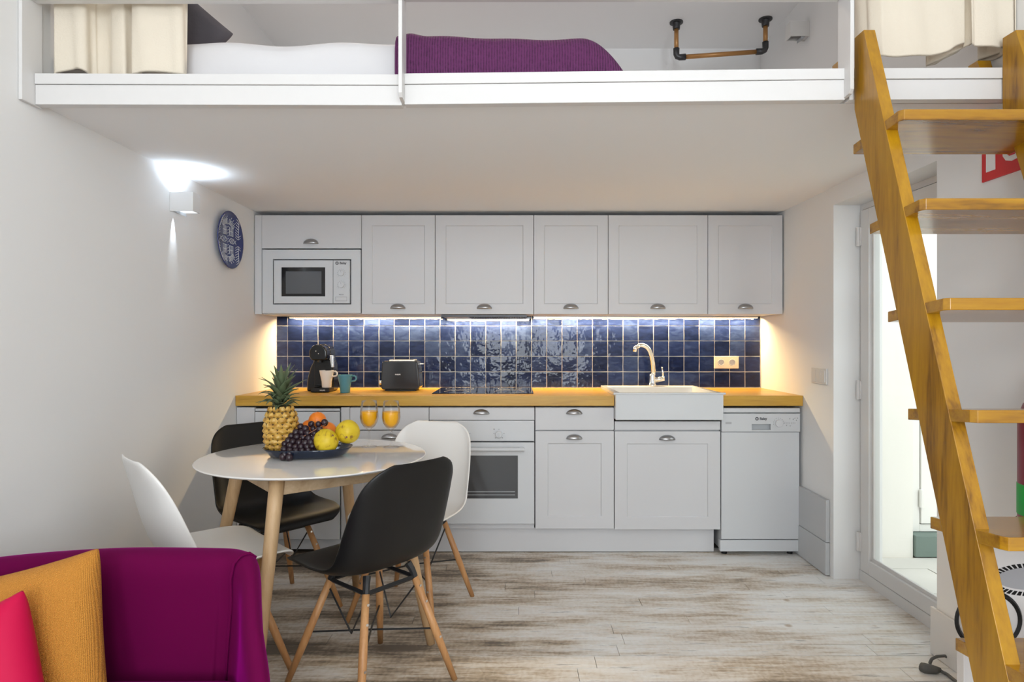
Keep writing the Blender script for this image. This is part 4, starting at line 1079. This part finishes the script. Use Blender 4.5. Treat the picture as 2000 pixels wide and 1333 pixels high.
# toaster
Yt = 4.02
to = thing('toaster', (X(785, Yt), Yt, ZW), 'dark grey two-slot toaster on the worktop by the hob', 'toaster')
w = lambda px: X(px, Yt)
tp = [(752, 764), (748.5, 757), (749, 735), (750.5, 708), (754, 705), (814, 705), (819, 708), (821.5, 735), (823, 755), (818, 764)]
MB().prism([(w(a), max(ZW + .008, Z(b, Yt))) for a, b in tp][::-1], 'y', Yt - .07, Yt + .08).build('body', M['greymetal'], to, bevel=.012, seg=4)
MB().box(w(756), w(815), Yt - .055, Yt + .065, ZW, ZW + .012).build('base', M['blackplastic'], to)
tt = MB().box(w(763), w(812), Yt - .045, Yt + .05, Z(705, Yt) - .002, Z(703, Yt) + .001).build('top_plate', M['aluminium'], to, bevel=.002)
for yy in (-.022, .022): MB().box(w(767), w(808), Yt + yy - .011, Yt + yy + .011, Z(703, Yt) + .0005, Z(703, Yt) + .0018).build('slot', M['darkgap'], tt)
MB().box(w(820), w(828), Yt - .015, Yt + .015, Z(712, Yt), Z(710, Yt)).build('lever', M['aluminium'], to, bevel=.0008)
MB().cyl((w(741.5), Yt, Z(748, Yt)), .013, .022, 'x', 16).build('dial', M['chrome'], to, bevel=.002)
put_text('print_mark', 'PHILIPS', .0105, (w(781), Yt - .0708, Z(731, Yt)), M['whiteprint'], to, bold=.0004)

# ------------------------------------------------------------------ loft: bed, cloths, curtains, rail
ZL = 2.0855
def soft_block(x0, x1, y0, y1, z0, z1, name, m, parent=None, r=.05, wob=.006, nx=30, seed=1, sub=1, taper=0):
    rr = random.Random(seed); ph = [rr.uniform(0, 6) for _ in range(6)]
    ny, nz = 14, 8; mb = MB()
    def wobf(x, y): return wob * (math.sin(9 * x + ph[0]) + .6 * math.sin(17 * x + 3 * y + ph[1]) + .5 * math.sin(7 * y + ph[2]))
    # cross section swept along x
    P = []
    sec = []
    for i in range(5): sec.append((y0, z0 + (z1 - z0 - r) * i / 4))
    for i in range(1, 6): a = PI / 2 * i / 5; sec.append((y0 + r - r * math.cos(a), z1 - r + r * math.sin(a)))
    for i in range(1, 8): sec.append((y0 + r + (y1 - y0 - 2 * r) * i / 8, z1))
    for i in range(0, 6): a = PI / 2 * i / 5; sec.append((y1 - r + r * math.sin(a), z1 - r + r * math.cos(a)))
    for i in range(1, 3): sec.append((y1, z1 - r - (z1 - z0 - r) * i / 2))
    for i in range(nx + 1):
        x = x0 + (x1 - x0) * i / nx; e = 1.0
        de = min(i, nx - i) / nx * (x1 - x0)
        if de < r * 2: e = math.sqrt(max(0, 1 - (1 - de / (r * 2)) ** 2)) * .35 + .65
        P.append([(x, y + (wobf(x, z * 6) if abs(y - y0) < r else 0), z0 + (z - z0) * e + (wobf(x, y) if z > z1 - r else 0)) for (y, z) in sec])
    mb.grid(P)
    n0 = len(P[0]); mb.f.append(tuple(range(n0))); mb.f.append(tuple((nx) * n0 + k for k in range(n0))[::-1])
    return mb.build(name, m, parent, smooth=True)
mt = soft_block(XL + .02, .315, 2.205, 3.58, ZL, 2.266, 'mattress', M['sheet'], seed=2, wob=.006, nx=110)
tag(mt, 'mattress under a white sheet on the loft platform', 'mattress')
bl = MB(); nx, ny = 64, 18
bx0, bx1 = -.415, .40
P = []
for i in range(nx + 1):
    f = i / nx; x = bx0 + (bx1 - bx0) * f
    ez = 0 if f < .78 else ((f - .78) / .22) ** 2 * .17
    top = 2.278 + .006 * math.sin(6 * f + 1) + .012 * math.exp(-((f - .06) / .04) ** 2) - ez
    rowp = []
    for (y, zf) in ((2.178, ZL + .004), (2.176, ZL + .06), (2.176, ZL + .12), (2.180, None), (2.195, None), (2.225, None), (2.28, None), (2.5, None), (2.8, None), (3.1, None), (3.4, None), (3.56, None), (3.60, None), (3.612, ZL + .1), (3.612, ZL + .01)):
        if zf is None:
            dz = {2.180: .05, 2.195: .022, 2.225: .006, 3.56: .008, 3.60: .04}.get(y, 0)
            z = top - dz
        else: z = min(zf, top - .06)
        rowp.append((x, y + .004 * math.sin(22 * f), max(z, ZL + .003)))
    P.append(rowp)
bl.grid(P); tag(bl.build('blanket', M['blanket'], smooth=True, solid=.012, sub=1), 'purple ribbed knitted blanket over the foot of the loft bed', 'blanket')
def cushion(name, c, w, h, th, m, label, cat, rot=(0, 0, 0), pinch=.12, group=None):
    mb = MB(); n = 14; A = []; B = []
    for i in range(n + 1):
        ra, rb = [], []
        for j in range(n + 1):
            u, v = -1 + 2 * i / n, -1 + 2 * j / n
            f = (1 - u ** 4) * (1 - v ** 4)
            t = th / 2 * f ** .5
            px = u * w / 2 * (1 - pinch * (1 - abs(v) ** 2) * abs(u) ** 3); pz = v * h / 2 * (1 - pinch * (1 - abs(u) ** 2) * abs(v) ** 3)
            ra.append((px, -t, pz)); rb.append((px, t, pz))
        A.append(ra); B.append(rb)
    mb.grid(A, True); mb.grid(B)
    o = mb.build(name, m, smooth=True, weld=True, sub=1); o.location = c; o.rotation_euler = rot
    return tag(o, label, cat, group)
cushion('pillow', (-1.335, 2.47, 2.39), .30, .38, .11, M['greycloth'], 'charcoal grey pillow leaning at the head of the loft bed', 'pillow', (math.radians(-14), math.radians(41), 0), .03)
# left curtain
def curtain(name, path, zbot, ztop, label, hem=None, sub=1):
    P = []
    nz = 12
    for k in range(nz + 1):
        f = k / nz; rowp = []
        for i, (x, y) in enumerate(path):
            zb = zbot if hem is None else hem(i / (len(path) - 1))
            z = zb + (ztop - zb) * f
            rowp.append((x + .004 * math.sin(5 * f + i * 1.3), y + .004 * math.sin(4 * f + i * .9), z))
        P.append(rowp)
    return tag(MB().grid(P).build(name, M['cream'], smooth=True, solid=.003, sub=sub), label, 'curtain', 'cream loft curtains')
def smoothpath(pts, n=5):
    out = []
    for i in range(len(pts) - 1):
        p0, p1, p2, p3 = [pts[max(0, min(len(pts) - 1, i + d))] for d in (-1, 0, 1, 2)]
        for k in range(n):
            t = k / n
            out.append(tuple(.5 * (2 * p1[q] + (p2[q] - p0[q]) * t + (2 * p0[q] - 5 * p1[q] + 4 * p2[q] - p3[q]) * t * t + (3 * p1[q] - p0[q] - 3 * p2[q] + p3[q]) * t ** 3) for q in range(2)))
    out.append(pts[-1]); return out
yc = 2.155
cpx = [(84, .02), (108, .018), (114, -.012), (118, -.014), (150, -.016), (173, -.014), (176, .012), (185, .02), (210, .018), (217, .0), (245, -.004), (251, .015), (258, .028), (263, .018), (266, -.016), (285, -.020), (335, -.020), (360, -.016), (364, .0)]
path = [(max(XL + .016, X(p, yc)), yc + d * 1.5) for p, d in cpx]
path = [(x + i * 1e-4, y) for i, (x, y) in enumerate(path)]
curtain('curtain', smoothpath(path, 4), 2.105, 2.95, 'cream cloth curtain gathered at the left end of the loft', hem=lambda f: 2.103 + (.022 * math.exp(-((f - .24) / .06) ** 2)) + (.008 * math.exp(-((f - .86) / .06) ** 2)))
yc = 2.082
cp2 = [(1694, .045), (1701, .02), (1712, .0), (1740, -.010), (1790, -.014), (1840, -.012), (1876, -.012), (1887, .015), (1868, .045), (1852, .065), (1872, .060), (1888, .025), (1892, -.010), (1900, -.014), (1940, -.018), (1972, -.014), (1982, .005), (1972, .035), (1955, .055), (1972, .060), (1988, .02), (1994, -.008), (2010, -.012)]
path = [(min(XR - .006, X(p, yc)), yc + (d if d < .012 else d * 1.8)) for p, d in cp2]
def hem2(f):
    k = min(1, max(0, (f - .20) / .08)); k = k * k * (3 - 2 * k)
    return 2.142 + .004 * math.sin(f * 30) + .040 * k * (.75 + .25 * math.sin(f * 26))
curtain('curtain', smoothpath(path, 5), 2.22, 2.95, 'cream cloth curtain hanging above the top of the ladder', hem=hem2)
for (xa, xb, lab) in ((XL + .014, -1.02, 'curtain rod at the left end of the loft'), (1.15, XR, 'curtain rod above the top of the ladder')):
    tag(MB().tube([(xa, 2.17, 2.96), (xb, 2.17, 2.96)], .011, 12).build('curtain_rod', M['iron']), lab, 'curtain rod')
# pipe clothes rail
pr_ = thing('clothes_rail', (1.24, 3.87, ZC), 'copper pipe clothes rail with black fittings hanging from the ceiling', 'clothes rail')
ya = F * (ZC - H) / (CY - 43); yb = F * (ZC - H) / (CY - 37)
A = Vector((X(1321, ya), ya, ZC)); B = Vector((X(1495, yb), yb, ZC)); zr = Z(111, 3.88)
Al, Bl = Vector((A.x, A.y, zr)), Vector((B.x, B.y, zr + .022))
for p, q in ((A, Al), (B, Bl)):
    MB().lathe([(0, 0), (.040, 0), (.040, -.007), (.024, -.010), (.021, -.045), (0, -.045)], 20, p).build('flange', M['iron'], pr_, smooth=False)
    MB().tube([p + Vector((0, 0, -.04)), q + Vector((0, 0, .04))], .0135, 14).build('drop_pipe', M['copper'], pr_, smooth=True)
dv = (Bl - Al).normalized()
MB().tube([Al + dv * .04, Bl - dv * .04], .0135, 14).build('bar', M['copper'], pr_, smooth=True)
for q, s in ((Al, 1), (Bl, -1)):
    MB().tube([q + Vector((0, 0, .055)), q + Vector((0, 0, .02)), q + Vector((s * .006, 0, .006)), q + dv * s * .02, q + dv * s * .055], [.019, .018, .018, .018, .019], 14).build('elbow', M['iron'], pr_, smooth=True)

# ------------------------------------------------------------------ sofa and cushions
sf = thing('sofa', (-1.05, 1.4, 0), 'magenta velvet sofa with curved back in the foreground', 'sofa')
pathp = smoothpath([(-1.50, .80), (-1.50, 1.25), (-1.50, 1.50), (-1.44, 1.63), (-1.32, 1.675), (-1.05, 1.69), (-.80, 1.684), (-.725, 1.668), (-.675, 1.615), (-.620, 1.50), (-.545, 1.36), (-.49, 1.15), (-.45, .80)], 5)
topz = []
for (x, y) in pathp:
    z = .668 - .03 * max(0, (-1.0 - x) / .5) ** 1.5
    if y < 1.64 and x > -1: z -= .26 * min(1, ((1.64 - y) / .34)) ** 1.15
    if y < 1.55 and x < -1: z -= .16 * min(1, (1.55 - y) / .5)
    topz.append(z)
P = []
for i, (x, y) in enumerate(pathp):
    a = Vector(pathp[max(0, i - 1)]); b = Vector(pathp[min(len(pathp) - 1, i + 1)]); t = (b - a).normalized(); nin = Vector((t.y, -t.x))   # inward (toward the sitter)
    zt_ = topz[i]; wd = .050 if x < -.76 else max(.024, .050 - .026 * min(1, (x + .76) / .10))
    sec = [(-wd * .6, .10), (-wd * .8, .25), (-wd, zt_ - .12), (-wd * 1.05, zt_ - .05), (-wd * .8, zt_ - .015), (-wd * .3, zt_), (wd * .3, zt_ - .001), (wd * .85, zt_ - .018), (wd * 1.1, zt_ - .055), (wd * 1.05, zt_ - .12), (wd * 1.3, zt_ - .22), (wd * 1.6, .30), (wd * 1.6, .12)]
    P.append([(x + nin.x * d, y + nin.y * d, z) for d, z in sec])
mb = MB().grid(P); n0 = len(P[0]); mb.f.append(tuple(range(n0))[::-1]); mb.f.append(tuple((len(P) - 1) * n0 + k for k in range(n0)))
mb.build('back', M['velvet'], sf, smooth=True, sub=1)
# piping seam where the back meets the flared side
seam = []
for i, (x, y) in enumerate(pathp):
    if x > -.73 and y < 1.675:
        pass
k0 = max(range(len(pathp)), key=lambda i: -abs(pathp[i][0] + .69) - (10 if pathp[i][1] < 1.4 else 0))
seam = [Vector(P[k0][j]) for j in range(4, 12)]
MB().tube([p + Vector((-.002, -.003, .001)) for p in seam], .004, 6).build('piping', M['velvet'], sf, smooth=True)
MB().box(-1.42, -.60, .82, 1.57, .12, .24).build('seat_base', M['velvet'], sf, bevel=.02, seg=3)
mb = MB()
soft_block(-1.40, -.63, .80, 1.575, .235, .395, 'seat_cushion', M['velvet'], sf, r=.05, wob=.003, seed=4)
for (fx_, fy_) in ((-1.46, .86), (-.50, .86), (-1.40, 1.60), (-.72, 1.62)): MB().tube([(fx_, fy_, 0), (fx_, fy_, .13)], [.014, .022], 12).build('leg', M['beech'], sf)
cushion('cushion', (-1.158, 1.475, .485), .42, .42, .13, M['orangecloth'], 'orange woven cushion leaning against the sofa back', 'cushion', (math.radians(-18), math.radians(-13), math.radians(6)), .06, 'sofa cushions')
cushion('cushion', (-1.167, 1.335, .438), .38, .38, .12, M['pink'], 'hot pink satin cushion in front of the orange one', 'cushion', (math.radians(-22), math.radians(-27), math.radians(4)), .05, 'sofa cushions')

# ------------------------------------------------------------------ right side: sign, extinguisher, box, cable
yA = XR * F / (1921 - CX); zA = Z(357, yA)
sg = thing('safety_sign', (XR, yA - .1, zA), 'red fire extinguisher sign with white pictogram on the right wall', 'sign')
MB().box(XR - .006, XR - .0005, yA - .21, yA, zA, zA + .21).build('board', M['red'], sg)
def onsign(pl): return [(yA - .21 + a * .21, zA + b * .21) for a, b in pl]
wp = MB()
wp.prism(onsign([(.90, .14), (.70, .14), (.70, .62), (.74, .70), (.86, .70), (.90, .62)]), 'x', XR - .0072, XR - .0058)
wp.prism(onsign([(.85, .72), (.75, .72), (.75, .80), (.85, .80)]), 'x', XR - .0072, XR - .0058)
wp.prism(onsign([(.88, .82), (.58, .88), (.58, .93), (.88, .87)]), 'x', XR - .0072, XR - .0058)
fl = [(.54, .30), (.48, .22), (.36, .18), (.22, .20), (.13, .32), (.12, .48), (.20, .62), (.26, .80), (.31, .64), (.36, .56), (.42, .70), (.50, .55), (.55, .42)]
wp.prism(onsign(fl), 'x', XR - .0072, XR - .0058)
wp.build('pictogram', M['whiteprint'], sg)
fp_ = MB().prism(onsign([(.46, .32), (.40, .27), (.30, .27), (.22, .34), (.21, .45), (.28, .50), (.33, .42), (.40, .48), (.46, .42)]), 'x', XR - .0082, XR - .0070).build('pictogram_flame', M['red'], sg)

Ye = 1.86; xe = X(1993, Ye - .0) + .086; ze = .66
ex = thing('fire_extinguisher', (xe, Ye, ze), 'dark red fire extinguisher with green label band hung behind the ladder', 'fire extinguisher')
MB().lathe([(0, .012), (.074, .012), (.076, .02), (.076, .33), (.062, .372), (.03, .395), (.022, .41), (0, .41)], 32, (xe, Ye, ze)).build('cylinder', M['redpaint'], ex, smooth=True)
MB().lathe([(.077, 0), (.079, .0), (.079, .03), (.077, .03)], 32, (xe, Ye, ze)).build('base_ring', M['blackplastic'], ex)
MB().lathe([(.0765, .045), (.0775, .046), (.0775, .135), (.0765, .136)], 32, (xe, Ye, ze)).build('green_band', M['greenprint'], ex, smooth=True)
lb = MB()
for i in range(13):
    z = ze + .185 + i * .0095
    lb.tube([(xe + .0768 * math.cos(a), Ye + .0768 * math.sin(a), z) for a in np.linspace(math.radians(195), math.radians(300), 10)], .0028, 4)
lb.build('label_print', M['whiteprint'], ex)
MB().box(xe - .02, xe + .02, Ye - .015, Ye + .015, ze + .41, ze + .45).build('valve', M['blackmetal'], ex, bevel=.003)
MB().tube([(xe, Ye, ze + .44), (xe, Ye - .055, ze + .46)], .007, 8).build('handle', M['blackmetal'], ex)
MB().tube([(xe + .02, Ye, ze + .43), (xe + .05, Ye - .06, ze + .38), (xe + .045, Ye - .085, ze + .2)], .008, 8).build('hose', M['blackplastic'], ex, smooth=True)
MB().box(xe + .07, XR - .001, Ye - .02, Ye + .02, ze + .25, ze + .30).build('bracket', M['blackmetal'], ex)

Yx = 1.90; bx_ = X(1868, Yx + .032)
cb = thing('cardboard_box', ((bx_ + XR) / 2, Yx + .15, 0), 'flat white cardboard box printed with a black grille under the ladder', 'box')
MB().box(bx_, XR - .018, Yx, Yx + .032, .001, .62).build('carton', M['box'], cb, bevel=.003)
def onbox(px, py): return (X(px, Yx), Z(py, Yx))
def oval_poly(pxc, pyc, rx, ry, n=40): return [onbox(pxc + rx * math.cos(2 * PI * i / n), pyc + ry * math.sin(2 * PI * i / n)) for i in range(n)][::-1]
lim = lambda pl: [(min(p[0], XR - .022), p[1]) for p in pl]
slots = MB()
for i in range(44):
    a = 2 * PI * i / 44; da = 2 * PI / 44 * .33
    def pt_(an, f): return onbox(2012 + 82 * f * math.cos(an), 1133 + 32 * f * math.sin(an) * (1.0 if f > .9 else .92))
    q = [pt_(a - da, 1.0), pt_(a + da, 1.0), pt_(a + da, .82), pt_(a - da, .82)]
    if max(p[0] for p in q) < XR - .02: slots.prism(q, 'y', Yx - .0012, Yx - .0004)
slots.build('printed_slots', M['blackplastic'], cb)
MB().prism(lim(oval_poly(2012, 1131, 66, 22)), 'y', Yx - .0010, Yx - .0002).build('printed_panel', M['printlt'], cb)
rgp = [onbox(1930 + 62 * math.cos(a), 1212 + 55 * math.sin(a)) for a in [2 * PI * i / 48 for i in range(48)]]
MB().tube([(p[0], Yx - .0012, p[1]) for p in rgp], .007, 4, closed=True).build('printed_ring', M['blackplastic'], cb)
cbl = thing('power_cable', (1.53, 2.36, 0), 'grey plug with looped cable on the floor by the right wall', 'cable')
pf = lambda px, py, z=.006: ((px - CX) * (F * (H - z) / (py - CY)) / F, F * (H - z) / (py - CY), z)
MB().tube([pf(1799, 1303, .014), pf(1806, 1306, .014), pf(1826, 1309, .014), pf(1836, 1309, .012)], [.016, .019, .015, .008], 10).build('plug', M['cable'], cbl, smooth=True)
cabp = [Vector(pf(1834, 1310, .010)), Vector(pf(1850, 1318, .006)), Vector(pf(1862, 1328, .006)), Vector(pf(1885, 1345, .006))]
MB().tube(cabp, .006, 8).build('cord', M['cable'], cbl, smooth=True)
YY = 2.39
lp = [(1817, 1303), (1816, 1296), (1820, 1288), (1830, 1283), (1845, 1282), (1858, 1288), (1867, 1299), (1874, 1312)]
MB().tube([(X(a, YY), YY, max(.006, Z(b, YY))) for a, b in lp], .0055, 8).build('loop', M['cable'], cbl, smooth=True)

# housings for the added ceiling lamps of the living side, out of view
for lx, lab in ((-.7, 'flush white ceiling lamp above the sofa side'), (.7, 'flush white ceiling lamp above the ladder side')):
    t = thing('ceiling_lamp', (lx, .20, ZC), lab, 'lamp', 'flush ceiling lamps')
    MB().box(lx - .19, lx + .19, .01, .39, ZC - .045, ZC - .001).build('housing', M['trim'], t, bevel=.004)
